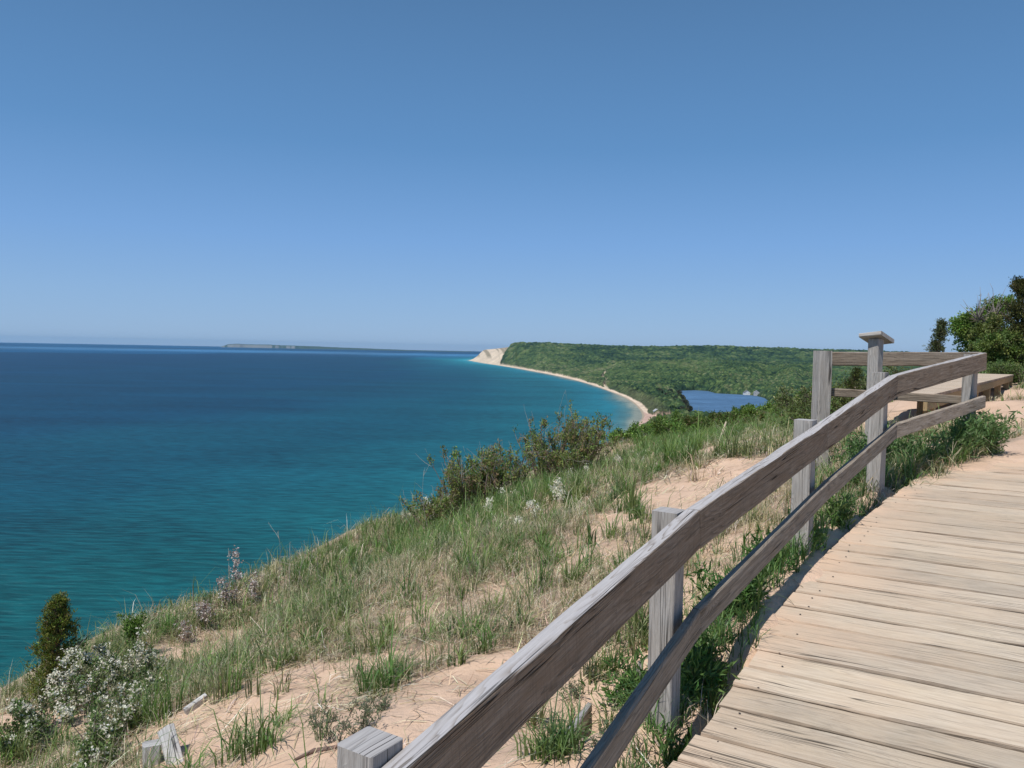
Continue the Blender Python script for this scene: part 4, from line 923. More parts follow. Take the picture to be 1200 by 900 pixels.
fallen(60000, -5.5, 3.2, 1.3, 7.5, 0.0038, 0.14); fallen(46000, -4, 7, 7.5, 15, 0.007, 0.2)
def strip(n, s0, s1, i0, i1):
    s_ = rng.uniform(s0, s1, n); n_ = edge_n(s_) + rng.uniform(i0, i1, n); return s_ * U[0] + n_ * Nn[0], s_ * U[1] + n_ * Nn[1]
# named tufts of the photo: (px, py, height, blades, palette, spread)
T = [(275, 893, 0.20, 46, GREEN, 1.2), (310, 880, 0.22, 40, GREEN, 1.3), (255, 815, 0.17, 30, OLIVE, 0.7), (310, 815, 0.15, 26, OLIVE, 0.8), (190, 838, 0.24, 46, GREEN, 0.8), (165, 850, 0.2, 40, GREEN, 0.8), (240, 800, 0.17, 36, GREEN, 0.8),
     (280, 790, 0.16, 34, GREEN, 0.9), (345, 780, 0.15, 36, GREEN, 0.9), (360, 765, 0.14, 30, GREEN, 0.9), (470, 800, 0.16, 26, GREEN, 1.3), (445, 805, 0.15, 20, GREEN, 1.3), (560, 770, 0.17, 36, GREEN, 1.1), (540, 745, 0.16, 30, GREEN, 1.0),
     (500, 655, 0.22, 44, GREEN, 0.7), (548, 668, 0.24, 44, GREEN, 0.7), (405, 690, 0.22, 40, GREEN, 0.8), (425, 680, 0.22, 36, GREEN, 0.8), (420, 705, 0.2, 30, GREEN, 0.9), (740, 600, 0.24, 60, GREEN, 0.9), (750, 612, 0.22, 50, GREEN, 1.0), (720, 590, 0.26, 50, GREEN, 0.8),
     (640, 880, 0.13, 70, GREEN, 1.1), (655, 866, 0.12, 60, OLIVE, 1.1), (625, 892, 0.12, 50, GREEN, 1.1), (668, 872, 0.09, 30, OLIVE, 1.1), (690, 800, 0.14, 26, OLIVE, 0.8), (735, 770, 0.15, 40, OLIVE, 0.8), (750, 755, 0.16, 40, GREEN, 0.9), (700, 790, 0.12, 20, GREEN, 0.8),
     (830, 480 + 45, 0.3, 50, GREEN, 0.9), (790, 545, 0.34, 60, GREEN, 0.9), (770, 540, 0.34, 60, GREEN, 0.9), (812, 545, 0.34, 70, GREEN, 1.1), (840, 535, 0.3, 60, GREEN, 1.2), (750, 535, 0.34, 60, GREEN, 0.9), (870, 535, 0.3, 44, OLIVE, 1.3), (900, 520, 0.3, 40, OLIVE, 1.2), (820, 562, 0.25, 30, STRAW, 1.2),
     (690, 640, 0.22, 44, GREEN, 0.9), (660, 660, 0.22, 40, GREEN, 0.9), (640, 690, 0.2, 40, GREEN, 0.9), (610, 640, 0.2, 36, GREEN, 0.9), (680, 585, 0.28, 60, GREEN, 0.9), (650, 590, 0.28, 50, GREEN, 0.9), (600, 740, 0.16, 30, GREEN, 1.1), (480, 700, 0.18, 30, GREEN, 0.9), (330, 850, 0.13, 16, GREEN, 1.3), (20, 893, 0.2, 60, OLIVE, 0.8), (50, 885, 0.2, 50, GREEN, 0.8)]
for (px_, py_, hh, nb, pal_, spd) in T:
    c = ground_hit(px_, py_); k = 3
    xs = c[0] + rng.normal(0, 0.05 * c[1] / 4, k); ys = c[1] + rng.normal(0, 0.05 * c[1] / 4, k)
    tuft_batch(xs, ys, nb / 2, hh, 0.0055 + 0.0007 * c[1], spd, pal_, gG if pal_ is not STRAW else gD, (0.15, 1.15), 0.3, rad=0.05)
# grass under and behind the railing
def along(n, s0, s1, i0, i1, h, nb, pal_, w_=0.0055, spd=1.0, g=None):
    x, y = strip(n, s0, s1, i0, i1); tuft_batch(x, y, nb, h, w_, spd, pal_, gG if g is None else g, (0.2, 1.25), 0.3)
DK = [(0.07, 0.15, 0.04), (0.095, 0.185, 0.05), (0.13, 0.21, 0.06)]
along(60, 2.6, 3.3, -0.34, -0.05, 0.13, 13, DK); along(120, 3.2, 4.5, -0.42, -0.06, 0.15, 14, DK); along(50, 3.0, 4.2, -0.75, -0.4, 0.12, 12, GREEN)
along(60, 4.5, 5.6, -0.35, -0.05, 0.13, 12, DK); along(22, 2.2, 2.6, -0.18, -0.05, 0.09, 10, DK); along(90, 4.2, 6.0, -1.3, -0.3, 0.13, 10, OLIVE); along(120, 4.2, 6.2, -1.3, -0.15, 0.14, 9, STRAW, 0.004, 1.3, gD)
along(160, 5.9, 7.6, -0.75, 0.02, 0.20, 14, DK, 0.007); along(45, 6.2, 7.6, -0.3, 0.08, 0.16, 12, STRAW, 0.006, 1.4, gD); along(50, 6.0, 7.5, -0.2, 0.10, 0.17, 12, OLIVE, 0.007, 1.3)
tag(gG.build('dune_grass', M['grass']), kind='stuff'); tag(gD.build('dry_grass', M['dry']), kind='stuff')

# -- stemmed plants and shrubs, each a thing: stems + leaves (+ blossoms)
def paths(base, dirs, L, K=5, up=0.25, wob=0.08):
    N = len(base); P = [np.asarray(base, float)]; d = unit(dirs)
    for k in range(K - 1):
        d = unit(d + np.array([0, 0, up]) / K + rng.normal(0, wob, (N, 3))); P.append(P[-1] + d * (np.asarray(L)[:, None] / (K - 1)))
    return np.stack(P, 1)
def on_path(P, t):
    K = P.shape[1]; f_ = np.clip(t, 0, 0.999) * (K - 1); k = f_.astype(int); fr = (f_ - k)[:, None]; i = np.arange(len(P))
    a = P[i, k]; b = P[i, k + 1]; return a * (1 - fr) + b * fr, unit(b - a)
def shrub(name, base, label, cat, h, rad, nstem, ntwig, leaf, nleaf, pal_, stemc=(0.13, 0.10, 0.08), group=None, flat=1.0, low=0.25, blossom=0, bpal=[(0.95, 0.90, 0.76)], bsize=0.012, lw=0.45, stem_r=None, bare_twigs=0, upness=0.6, tl=0.45, seed=None):
    t = thing(name, base, label, cat, group); b = np.asarray(base, float)
    a = rng.uniform(0, 2 * np.pi, nstem); el = rng.uniform(0.0, 1.0, nstem)**0.6
    dirs = np.stack([np.cos(a) * el * rad / h, np.sin(a) * el * rad / h, np.ones(nstem) * flat], 1)
    bs_ = b + np.stack([np.cos(a), np.sin(a), 0 * a], 1) * (rad * 0.25 * rng.random(nstem))[:, None]; bs_[:, 2] = b[2] - 0.03
    L = h * rng.uniform(0.6, 1.08, nstem); P = paths(bs_, dirs, L, 6, 0.25, 0.09)
    sr = (stem_r or 0.012 * h)
    g = Geo(); tubes(g, P, np.linspace(1, 0.25, 6)[None] * sr * np.ones((nstem, 1)), 5, stemc)
    idx = rng.integers(0, nstem, ntwig); tt = rng.uniform(low, 1.0, ntwig); q, d = on_path(P[idx], tt)
    dr_ = unit(d * 0.5 + rng.normal(0, 0.6, (ntwig, 3)) + np.array([0, 0, upness])); TL = h * tl * rng.uniform(0.4, 1.0, ntwig) * (1.15 - 0.6 * tt); Q = paths(q, dr_, TL, 4, 0.3, 0.12)
    tubes(g, Q, np.linspace(1, 0.3, 4)[None] * sr * 0.4 * np.ones((ntwig, 1)), 4, stemc)
    if bare_twigs:
        idx = rng.integers(0, nstem, bare_twigs); q, d = on_path(P[idx], rng.uniform(0.3, 0.95, bare_twigs)); B_ = paths(q, d * 0.4 + rng.normal(0, 0.6, (bare_twigs, 3)) + np.array([0, 0, 0.5]), h * 0.4 * rng.uniform(0.5, 1.2, bare_twigs), 5, 0.1, 0.16)
        tubes(g, B_, np.linspace(1, 0.3, 5)[None] * sr * 0.35 * np.ones((bare_twigs, 1)), 4, (0.33, 0.30, 0.27))
    g.build('stem', M['bark'], t)
    if nleaf:
        g = Geo(); k = rng.integers(0, ntwig, nleaf); q, d = on_path(Q[k], rng.uniform(0.1, 1.0, nleaf)); o = rng.normal(0, leaf * 0.5, (nleaf, 3))
        cl = mixpal(pal_, ntwig, 0.12, 0.05)[k] * np.exp(rng.normal(0, 0.16, (nleaf, 1)))
        leaves(g, q + o, unit(d * 0.6 + rng.normal(0, 0.7, (nleaf, 3)) + np.array([0, 0, 0.25])), leaf * rng.uniform(0.6, 1.25, nleaf), leaf * lw * rng.uniform(0.7, 1.2, nleaf), np.clip(cl, 0.003, 0.9)); g.build('foliage', M['foliage'], t)
    if blossom:
        g = Geo(); nc = max(3, blossom // 26); k = rng.integers(0, ntwig, nc); q, d = on_path(Q[k], rng.uniform(0.6, 1.0, nc)); kk = rng.integers(0, nc, blossom)
        pos = q[kk] + rng.normal(0, bsize * 1.6, (blossom, 3)); col_ = mixpal(bpal, blossom, 0.08, 0.02)
        for pet in range(4):
            dd_ = unit(rng.normal(size=(blossom, 3)) + np.array([0, -0.3, 0.6])); leaves(g, pos, dd_, bsize * rng.uniform(0.7, 1.1, blossom), bsize * 0.8, col_, curl=0.1)
        g.build('blossom', M['petal'], t)
    return t
def at(px_, py_, up=0.0): c = ground_hit(px_, py_); c[2] += up; return c
def at_D(px_, D): 
    x = ray(px_, 450)[0] * D; return np.array([x, D, G1(x, D)])
REDD = [(0.18, 0.24, 0.07), (0.23, 0.26, 0.08), (0.24, 0.18, 0.10), (0.13, 0.20, 0.055), (0.20, 0.25, 0.07)]
# big sand cherry clump against the lake
for (px_, D, h_, r_, lab) in ((640, 13.5, 1.22, 0.75, 'tallest part of the bronze green shrub clump standing against the lake'), (596, 12.6, 0.85, 0.7, 'dense bronze green shrub between the tallest one and the tangle of bare twigs'), (688, 14.0, 1.12, 0.6, 'loose topped green shrub at the eastern end of the clump by the lake'),
                        (557, 12.0, 1.0, 0.75, 'sparse brown twiggy shrub under a tangle of pale bare twigs'), (516, 11.6, 0.68, 0.65, 'low brown twiggy shrub at the lakeward end of the clump'), (578, 12.4, 0.8, 0.6, 'thin twiggy green shrub filling the gap beneath the dense bronze one'), (665, 13.0, 0.8, 0.7, 'low bushy shrub in front of the tallest bronze green one')):
    big = h_ > 0.9
    shrub('bronze_shrub', at_D(px_, D), lab, 'shrub', h_, r_, 30 if big else 18, 300 if big else 200, 0.042, 4600 if big else 2200, REDD, (0.22, 0.16, 0.13), 'shrub clump at the bluff edge', bare_twigs=70 if px_ < 610 else 45, lw=0.5, upness=0.9, tl=0.3, stem_r=0.010)
# blossoming shrubs
LGR = [(0.14, 0.21, 0.07), (0.18, 0.24, 0.09), (0.11, 0.17, 0.06), (0.20, 0.20, 0.12)]
FL = [(95, 838, 0.42, 0.30, 800, 'white blossoming shrub just in front of the small dark cedar'), (135, 818, 0.46, 0.32, 1000, 'tallest white blossoming shrub with airy crown beside the cedar'), (172, 808, 0.30, 0.24, 520, 'rounded white blossoming shrub east of the tallest blossoming one'), (60, 862, 0.30, 0.26, 380, 'low white blossoming shrub at the bluff edge by bare sand'),
      (120, 872, 0.30, 0.30, 620, 'white blossoming shrub mixed with leaves north west of the broken post'), (20, 884, 0.26, 0.25, 320, 'pale grey green blossoming shrub at the lower corner by the bluff edge'), (110, 905, 0.24, 0.3, 330, 'sprawling blossoming shrub below the other flowering ones'), (160, 835, 0.25, 0.22, 250, 'thin stemmed blossoming shrub over purple grey twigs')]
for (px_, py_, h_, r_, nb, lab) in FL:
    shrub('blossoming_shrub', at(px_, py_), lab, 'shrub', h_, r_, 12, 90, 0.024, 1500, LGR, (0.14, 0.11, 0.10), 'white blossoming shrubs', blossom=int(nb * 0.95), bsize=0.012, bare_twigs=14, upness=0.7, tl=0.38, stem_r=0.004)
sp = [(450, 605, 0.24), (478, 612, 0.2), (500, 600, 0.26), (510, 615, 0.2), (545, 598, 0.28), (560, 590, 0.42), (585, 583, 0.28), (575, 605, 0.2), (600, 588, 0.24), (650, 585, 0.3), (655, 590, 0.2), (632, 610, 0.2), (670, 565, 0.2), (690, 560, 0.22), (725, 545, 0.22), (610, 620, 0.18)]
spl_ = ['at the slope edge nearest the open lake', 'beside the first one on the slope edge', 'tall in grass below the twiggy shrub', 'short, just under a taller flowering sprig', 'in deep grass under brown twigs', 'tallest, with blooms up against brown twigs', 'beside the tallest flowering sprig', 'low in grass in front of the tallest one', 'between the shrub clump and bright grass', 'with the fullest white heads on the slope',
        'leaning beside the fullest one', 'on the straw patch below the others', 'under the bushy shrub front', 'behind the straw patch near the shrub clump', 'at the end of the clump near the beach view', 'single low head among dry straw']
for (px_, py_, h_), lab in zip(sp, spl_):
    shrub('flowering_sprig', at(px_, py_), 'white flowering sprig ' + lab, 'wildflower', h_, 0.10, 4, 14, 0.02, 60, LGR, (0.12, 0.12, 0.08), 'white flowering sprigs on the slope', blossom=150, bsize=0.017, upness=0.8, tl=0.25, stem_r=0.003)
for (px_, D, h_, n_, lab) in ((237, 7.4, 0.22, 60, 'thin lone spike of pale dead blossoms leaning over the lake'), (276, 8.0, 0.34, 90, 'tallest grey flower spike on the slope edge over teal water'), (300, 8.1, 0.26, 60, 'short curved grey flower spike beside the tallest spike'), (262, 7.9, 0.26, 60, 'blossom covered spike on the lake side of the tallest spike'), (215, 7.1, 0.17, 50, 'small faded spikes at the edge below the lone spike'), (245, 7.5, 0.17, 40, 'faded low spikes on the crest between taller ones')):
    shrub('flower_spike', at_D(px_, D), lab, 'wildflower', h_ * 1.55, 0.10, 4, 22, 0.016, 60, [(0.16, 0.14, 0.10)], (0.14, 0.10, 0.09), 'faded flower spikes', blossom=n_ * 3, bpal=[(0.78, 0.72, 0.68), (0.45, 0.34, 0.29)], bsize=0.015, upness=1.0, tl=0.14, stem_r=0.004)

# leafy plants between rail and deck, and the big bush at the last post
def leafy(px_, py_, h_, r_, n, lab, leaf=0.05, pal_=DK, pos=None, ns_=12, lw=0.16):
    return shrub('leafy_plant', at(px_, py_) if pos is None else pos, lab, 'plant', h_, r_, ns_, ns_ * 7, leaf, n, pal_, (0.09, 0.12, 0.05), 'leafy plants beside the boardwalk', lw=lw, upness=0.5, tl=0.3, low=0.1, stem_r=0.003)
def dpos(s, i): n_ = float(edge_n(s)) + i; x, y = s * U[0] + n_ * Nn[0], s * U[1] + n_ * Nn[1]; return np.array([x, y, G1(x, y)])
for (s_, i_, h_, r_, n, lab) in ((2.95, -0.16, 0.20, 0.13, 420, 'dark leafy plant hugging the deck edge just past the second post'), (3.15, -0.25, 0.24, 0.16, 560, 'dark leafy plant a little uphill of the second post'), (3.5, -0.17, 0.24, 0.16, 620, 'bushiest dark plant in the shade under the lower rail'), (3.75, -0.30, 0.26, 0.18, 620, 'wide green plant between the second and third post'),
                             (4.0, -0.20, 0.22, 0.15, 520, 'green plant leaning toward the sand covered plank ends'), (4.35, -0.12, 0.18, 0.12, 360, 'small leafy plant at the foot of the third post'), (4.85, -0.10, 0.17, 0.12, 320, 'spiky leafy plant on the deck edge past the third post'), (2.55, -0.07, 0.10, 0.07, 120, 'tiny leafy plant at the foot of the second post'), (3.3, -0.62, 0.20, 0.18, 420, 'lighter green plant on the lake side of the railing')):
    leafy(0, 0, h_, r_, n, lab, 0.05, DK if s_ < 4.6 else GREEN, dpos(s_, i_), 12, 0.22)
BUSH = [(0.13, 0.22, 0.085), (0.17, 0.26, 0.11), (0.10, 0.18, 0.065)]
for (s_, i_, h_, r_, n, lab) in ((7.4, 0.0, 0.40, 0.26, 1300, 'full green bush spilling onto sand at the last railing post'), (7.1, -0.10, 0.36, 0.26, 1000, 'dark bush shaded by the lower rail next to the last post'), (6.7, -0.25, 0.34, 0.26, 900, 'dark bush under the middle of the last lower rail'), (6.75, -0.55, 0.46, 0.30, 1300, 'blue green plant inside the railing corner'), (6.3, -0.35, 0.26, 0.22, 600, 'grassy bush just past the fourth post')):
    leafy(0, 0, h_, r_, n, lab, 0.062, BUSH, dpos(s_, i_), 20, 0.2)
SAGE = [(0.15, 0.185, 0.12), (0.12, 0.155, 0.09), (0.17, 0.19, 0.13)]
for k, (px_, py_, h_, lab) in enumerate(((395, 868, 0.16, 'grey green narrow leaved plant between bare sand and the cut post top'), (425, 862, 0.13, 'small grey green plant beside a larger one near the post top'), (375, 850, 0.11, 'grey green seedling at the back of the bare sand'), (672, 815, 0.10, 'pale grey green herb by the sunken board edge'), (705, 800, 0.11, 'pale herb under the lower rail beside the sunken board'), (440, 835, 0.10, 'thin grey green herb in sand below the grass'), (715, 870, 0.07, 'small flat herb on sand inside the lower rail'), (935, 612, 0.12, 'pale herb in the straw behind the third post'))):
    shrub('sage_herb', at(px_, py_), lab, 'herb', h_, 0.11, 7, 40, 0.022, 260, SAGE, (0.14, 0.13, 0.10), 'grey green herbs', lw=0.18, upness=0.6, tl=0.35, low=0.2, stem_r=0.0025)

# thin dry stalks against the water, fallen twigs
def stalk(name, base, h_, lean, lab, br=3, col_=(0.42, 0.38, 0.33), r_=0.003, cat='dry stalk'):
    g = Geo(); d = np.array([[lean[0], lean[1], 1.0]]); P = paths(np.array([base]), d, np.array([h_]), 7, 0.05, 0.06); tubes(g, P, np.linspace(1, 0.35, 7)[None] * r_, 4, col_)
    k = rng.uniform(0.45, 0.95, br); q, dd_ = on_path(np.repeat(P, br, 0), k); Q = paths(q, dd_ + rng.normal(0, 0.45, (br, 3)), h_ * rng.uniform(0.15, 0.35, br), 4, 0.2, 0.08); tubes(g, Q, np.linspace(0.6, 0.3, 4)[None] * r_ * np.ones((br, 1)), 4, col_)
    return tag(g.build(name, M['bark'], loc=tuple(base)), lab, cat, 'dry stalks standing on the bluff edge')
for (px_, D, h_, lean, lab) in ((325, 8.3, 0.72, (0.12, 0), 'tall forked dry stalk at the bluff edge over teal water'), (341, 8.4, 0.55, (0.02, 0), 'straight dry stalk next to the tall forked one'), (350, 8.5, 0.50, (0.06, 0), 'double tipped dry stalk east of the tall forked one'), (362, 8.6, 0.46, (-0.02, 0), 'thin single dry stalk just before the grassy crest'),
                           (376, 8.7, 0.62, (-0.05, 0), 'faint tall dry stalk rising from the grassy crest'), (330, 8.2, 0.35, (0.25, 0), 'bent pale grass stalk at the foot of the forked one'), (272, 8.0, 0.55, (-0.12, 0), 'dry stalk with two arms above the grey flower spikes'), (506, 11.3, 0.95, (-0.25, 0), 'long leaning dry stalk over the water beside brown shrubs'), (490, 11, 0.60, (-0.1, 0), 'shorter dry stalk beside the long leaning one'), (712, 15, 0.75, (0.03, 0), 'pale upright dead stem at the end of the shrub clump')):
    stalk('dry_stalk', at_D(px_, D), h_, lean, lab)
b_ = at(838, 522); tip = pix(851, 494, b_[1]); g = Geo(); tubes(g, np.array([b_, (b_ + tip) / 2 + np.array([0.03, 0, 0]), tip]), np.array([0.03, 0.024, 0.012]), 6, (0.50, 0.43, 0.32)); tag(g.build('dead_branch', M['bark'], loc=tuple(b_)), 'pale dead branch sticking out of grass before the thicket', 'branch')
g = Geo(); a_ = at(345, 893); bb = at(403, 876); tubes(g, np.array([lift(a_, 0.01), lift((a_ * 0.6 + bb * 0.4), 0.022), lift((a_ * 0.25 + bb * 0.75), 0.01), lift(bb, 0.012)]), np.array([0.004, 0.009, 0.009, 0.005]), 6, (0.16, 0.11, 0.09)); tag(g.build('fallen_twig', M['bark'], loc=tuple(a_)), 'dark fallen twig lying on sand beside the cut post top', 'twig')

# -- trees
def evergreen(base, h_, r_, lab, pal_, n, cat='tree', leaf=0.035, name='cedar_tree', group=None, irregular=0.35):
    t = thing(name, base, lab, cat, group); b = np.asarray(base, float)
    tr = paths(np.array([b - [0, 0, 0.1]]), np.array([[0.02, 0, 1.0]]), np.array([h_ * 1.0]), 8, 0.1, 0.03); g = Geo(); tubes(g, tr, np.linspace(1, 0.12, 8)[None] * 0.03 * h_**0.8, 7, (0.16, 0.12, 0.09))
    nb = 90; tt = rng.uniform(0.10, 0.97, nb); q, _ = on_path(np.repeat(tr, nb, 0), tt); a = rng.uniform(0, 2 * np.pi, nb)
    lr = r_ * (1 - tt)**0.75 * (0.75 + irregular * np.sin(a * 3 + 1 + tt * 9)) + r_ * 0.08; Q = paths(q, np.stack([np.cos(a), np.sin(a), 0.55 + 0 * a], 1), lr * 1.15, 5, 0.5, 0.08)
    tubes(g, Q, np.linspace(1, 0.25, 5)[None] * 0.008 * h_**0.8 * np.ones((nb, 1)), 4, (0.16, 0.12, 0.09)); g.build('trunk', M['bark'], t)
    g = Geo(); nc = n // 9; k = rng.integers(0, nb, nc); q, d = on_path(Q[k], rng.uniform(0.25, 1.0, nc)**0.8); q = q + rng.normal(0, leaf * 0.9, (nc, 3)); cc = mixpal(pal_, nc, 0.28, 0.08)
    kk = rng.integers(0, nc, n); leaves(g, q[kk] + rng.normal(0, leaf * 0.45, (n, 3)), unit(d[kk] * 0.7 + rng.normal(0, 0.5, (n, 3)) + np.array([0, 0, 0.5])), leaf * rng.uniform(0.6, 1.2, n), leaf * 0.32, np.clip(cc[kk] * np.exp(rng.normal(0, 0.12, (n, 1))), 0.003, 0.9)); g.build('crown', M['foliage'], t)
    return t
CED = [(0.17, 0.20, 0.045), (0.11, 0.16, 0.035), (0.18, 0.15, 0.05), (0.22, 0.25, 0.06)]
cb = at_D(70, 5.45); cb = pix(66, 828, 5.45)
evergreen(cb, 0.88, 0.27, 'small olive bronze cedar standing on the bluff edge against teal water', CED, 14000, leaf=0.020, irregular=0.3)
shrub('bright_shrub', pix(155, 752, 6.5), 'small bright green shrub on the edge behind the blossoms', 'shrub', 0.24, 0.17, 10, 60, 0.026, 900, [(0.07, 0.14, 0.02), (0.10, 0.18, 0.03)], lw=0.5)
def broadleaf(base, h_, r_, lab, pal_, n, blobs, leaf=0.10, name='broadleaf_tree', trunk=True, cat='tree', group=None, bare=0):
    """blobs: (dx, dy, dz, radius) relative to the base"""
    t = thing(name, base, lab, cat, group); b = np.asarray(base, float); B_ = np.array(blobs, float); g = Geo(); nb = len(B_)
    fork = b + np.array([0, 0, h_ * 0.25]); tubes(g, np.array([b - [0, 0, 0.2], (b + fork) / 2, fork]), np.array([1, 0.85, 0.7]) * 0.035 * h_, 7, (0.13, 0.11, 0.09))
    for k in range(nb):
        e = b + B_[k, :3]; m_ = (fork + e) / 2 + np.array([0, 0, 0.12 * h_]) + rng.normal(0, 0.04 * h_, 3); tubes(g, np.array([fork, (fork + m_) / 2, m_, e]), np.array([0.6, 0.45, 0.3, 0.12]) * 0.035 * h_, 5, (0.13, 0.11, 0.09))
    if bare:
        k = rng.integers(0, nb, bare); Q = paths(b + B_[k, :3], rng.normal(0, 0.5, (bare, 3)) + np.array([0, 0, 1.0]), h_ * rng.uniform(0.2, 0.4, bare), 6, 0.2, 0.12); tubes(g, Q, np.linspace(1, 0.2, 6)[None] * 0.006 * h_ * np.ones((bare, 1)), 4, (0.28, 0.25, 0.23))
    nt_ = nb * 26; k = rng.integers(0, nb, nt_); d = unit(rng.normal(size=(nt_, 3)) + np.array([0, 0, 0.25])); st = b + B_[k, :3] + d * (B_[k, 3] * 0.2)[:, None]; Q = paths(st, d, B_[k, 3] * rng.uniform(0.5, 1.0, nt_), 4, 0.15, 0.15)
    tubes(g, Q, np.linspace(1, 0.3, 4)[None] * 0.004 * h_ * np.ones((nt_, 1)), 4, (0.13, 0.11, 0.09)); g.build('trunk' if trunk else 'stem', M['bark'], t)
    if n:
        g = Geo(); kk = rng.integers(0, nt_, n); q, dd_ = on_path(Q[kk], rng.uniform(0.2, 1.0, n)**0.7); cc = mixpal(pal_, nt_, 0.22, 0.06)[kk]
        leaves(g, q + rng.normal(0, leaf * 0.7, (n, 3)), unit(dd_ * 0.5 + rng.normal(0, 0.6, (n, 3)) + np.array([0, 0, 0.15])), leaf * rng.uniform(0.6, 1.2, n), leaf * 0.55, np.clip(cc * np.exp(rng.normal(0, 0.15, (n, 1))), 0.003, 0.9)); g.build('crown', M['foliage'], t)
    return t
def rb(n, rx, rz, z0, r0, r1):
    return [(rng.uniform(-rx, rx), rng.uniform(-rx * 0.6, rx * 0.6), z0 + rng.uniform(0, rz), rng.uniform(r0, r1)) for _ in range(n)]
BR = [(0.15, 0.245, 0.05), (0.115, 0.205, 0.045), (0.20, 0.29, 0.07)]; DKT = [(0.07, 0.125, 0.03), (0.10, 0.165, 0.04), (0.15, 0.20, 0.055)]
# thicket between the grass and the small lake
SKYL = ([700, 735, 748, 765, 785, 800, 820, 835, 850, 870, 890, 903, 915, 930, 945, 960, 980, 1010], [512, 505, 498, 498, 491, 485, 481, 487, 484, 486, 480, 477, 472, 469, 457, 452, 446, 446])
def hto(px_, topy, D, cut=0.0): return float(pix(px_, topy, D)[2] - at_D(px_, D)[2]) - cut
th_ = [(752, 25), (775, 26), (800, 27), (820, 27), (843, 28), (862, 27), (884, 28), (905, 27), (925, 28), (944, 27), (960, 26), (735, 24), (790, 23), (833, 24), (870, 24), (978, 24), (1000, 22), (900, 31), (765, 31), (850, 32), (810, 31)]
for (px_, D) in th_:
    p = at_D(px_, D); ty = float(np.interp(px_, *SKYL)); h_ = max(0.35, hto(px_, ty + rng.uniform(0, 5), D, 0.0))
    red = px_ in (833, 862, 870); pal_ = [(0.09, 0.15, 0.035), (0.14, 0.12, 0.05), (0.10, 0.15, 0.04)] if red else BR if px_ % 2 else DKT + BR
    r_ = min(0.40, h_ * 0.32); broadleaf(p, h_ * 0.9, 0.8, 'leafy green shrub in the thicket above the small blue lake', pal_, 2300, [(rng.uniform(-0.8, 0.8), rng.uniform(-0.5, 0.5), rng.uniform(0.25, 1.0) * (h_ - r_), r_ * rng.uniform(0.7, 1.0)) for _ in range(10)], 0.075, 'thicket_shrub', False, 'shrub', 'shrubs of the thicket above the small lake')
# behind the railing corner
evergreen(at_D(993, 13.5), 0.95, 0.30, 'little dark cedar seen between post and capped post', [(0.06, 0.08, 0.02), (0.09, 0.10, 0.03)], 4500, leaf=0.035, irregular=0.3)
for (px_, D, h_, lab, pal_) in ((975, 13, 0.62, 'olive shrub beside the little cedar behind the corner post', [(0.13, 0.16, 0.045), (0.10, 0.13, 0.035)]), (1010, 14, 0.75, 'greyish shrub between the little cedar and the capped post', [(0.14, 0.17, 0.08), (0.11, 0.15, 0.05)]), (1038, 22, 0.9, 'olive shrub seen under the top rail past the capped post', [(0.11, 0.13, 0.04)]), (1062, 26, 0.9, 'low shrub seen under the top rail beside the platform', [(0.12, 0.13, 0.05)]), (1085, 27, 0.75, 'low shrub touching the platform seen under the top rail', [(0.12, 0.14, 0.06)]), (942, 15, 0.7, 'pale loose shrub in front of the corner post', [(0.13, 0.16, 0.06), (0.17, 0.18, 0.09)]), (955, 11.5, 0.42, 'grassy shrub at the foot of the corner post', [(0.10, 0.14, 0.045)])):
    broadleaf(at_D(px_, D), h_, 0.5, lab, pal_, 1900, rb(7, 0.5, h_ * 0.55, h_ * 0.2, 0.18, 0.30), 0.05, 'low_shrub', False, 'shrub', 'shrubs behind the railing corner')
# trees beyond the platform
evergreen(at_D(1091, 27), hto(1091, 373, 27), 0.42, 'lone narrow grey green cedar rising above the top rail', [(0.10, 0.12, 0.05), (0.13, 0.145, 0.07), (0.07, 0.09, 0.035)], 6000, leaf=0.075, irregular=0.3)
evergreen(at_D(1190, 25), hto(1190, 322, 25), 0.95, 'tall dark cedar at the edge of the photo over the platform', [(0.05, 0.065, 0.02), (0.09, 0.095, 0.03), (0.13, 0.12, 0.045)], 15000, leaf=0.075, irregular=0.35)
evergreen(at_D(1182, 27), hto(1182, 378, 27), 0.65, 'shorter dark cedar leaning on the tall cedar', [(0.045, 0.065, 0.02), (0.07, 0.09, 0.03)], 9000, leaf=0.07, irregular=0.3)
broadleaf(at_D(1149, 28) + np.array([0, 0, 0.35]), 2.0, 1.0, 'spreading tree with tiered drooping leafy boughs beside the lone cedar', BR, 11000, [(-0.85, 0, 1.55, 0.28), (-0.5, 0, 1.75, 0.3), (-0.1, 0, 1.85, 0.36), (0.3, 0, 2.25, 0.3), (0.0, 0, 1.4, 0.5), (0.5, 0, 1.8, 0.45), (-0.5, 0.2, 1.2, 0.45), (-0.1, 0.2, 0.95, 0.55), (0.45, 0.1, 1.1, 0.6), (0.75, 0, 2.35, 0.28), (-0.35, 0, 0.6, 0.45), (0.2, 0, 0.5, 0.5)], 0.10)
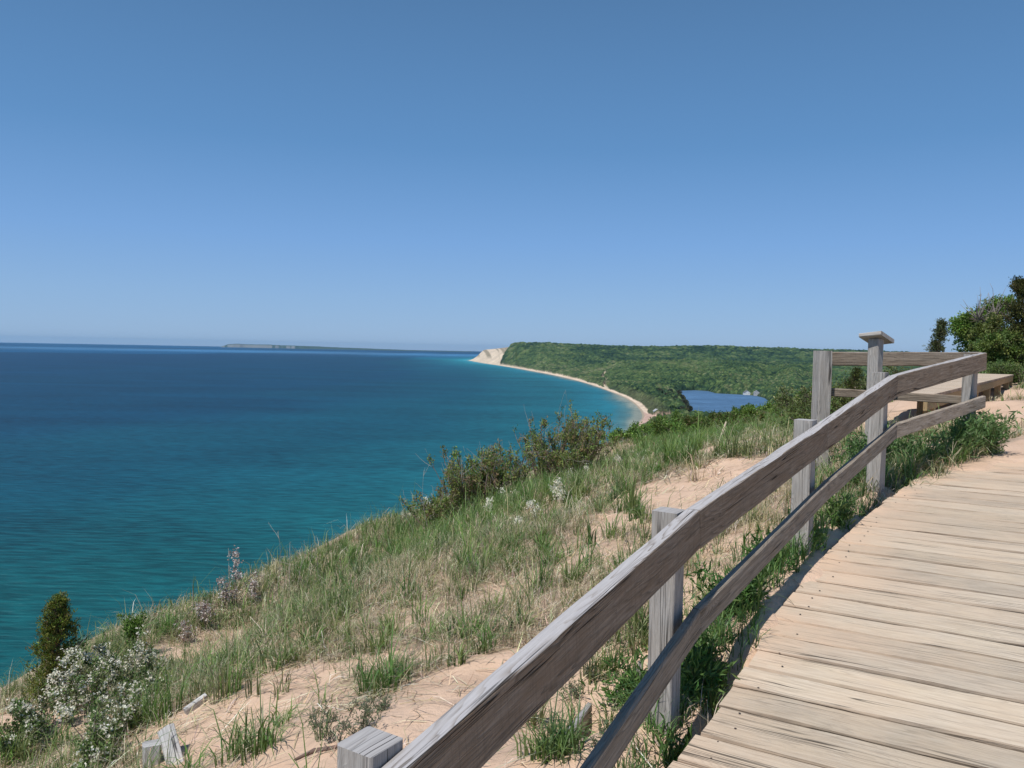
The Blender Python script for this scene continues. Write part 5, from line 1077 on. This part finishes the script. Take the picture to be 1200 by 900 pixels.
broadleaf(at_D(1160, 26), 2.2, 1.0, 'pale yellow green bushy tree under bare branches', [(0.14, 0.17, 0.05), (0.18, 0.20, 0.08), (0.12, 0.165, 0.04)], 9000, [(0, 0, 1.9, 0.35), (-0.35, 0, 1.6, 0.4), (0.3, 0, 1.5, 0.45), (0, 0, 1.2, 0.5), (-0.4, 0, 1.0, 0.4), (0.4, 0, 0.9, 0.5), (0, 0, 0.6, 0.5)], 0.085)
broadleaf(at_D(1163, 27.5), 3.0, 1.0, 'leafless grey tree whose bare branches fan out over the bushes', BR, 0, [(-0.35, 0, 2.0, 0.3), (0.0, 0, 2.25, 0.35), (0.4, 0, 2.1, 0.35), (-0.6, 0, 2.1, 0.3)], name='bare_tree', bare=36)
broadleaf(at_D(1174, 24.5), 1.7, 1.0, 'dark leafy tree in deep shade between pale bushes and tall cedar', DKT, 11000, [(-0.35, 0, 1.15, 0.45), (0.2, 0, 1.2, 0.4), (0.4, 0, 0.8, 0.45), (-0.2, 0, 0.6, 0.45), (0.3, 0, 0.4, 0.4), (-0.4, 0, 0.3, 0.3)], 0.08)
for (px_, D, h_, lab) in ((1150, 23.5, 0.7, 'low bright green bush at the back edge of the platform'), (1172, 23.0, 0.7, 'low feathery bush behind the platform under the dark tree'), (1194, 23.0, 0.95, 'broad grey green bush beside the platform under the tall cedar'), (1125, 27, 0.9, 'low green bush under the tiered tree'), (1108, 28, 0.7, 'low green bush between lone cedar and tiered tree')):
    broadleaf(at_D(px_, D), h_, 0.6, lab, [(0.11, 0.17, 0.05), (0.14, 0.19, 0.075)], 2600, rb(8, 0.6, h_ * 0.5, h_ * 0.25, 0.2, 0.32), 0.06, 'low_bush', False, 'bush', 'bushes along the platform')
# more woods to the side, outside the frame but beside the path
for k in range(6):
    broadleaf(at_D(1262 + k * 45, 21 + (k % 3) * 3), 2.6, 1.2, 'green tree of the wood past the tall cedar', DKT + BR, 2500, rb(9, 0.9, 1.6, 0.7, 0.4, 0.6), 0.10, 'wood_tree', True, 'tree', 'trees of the wood outside the view')
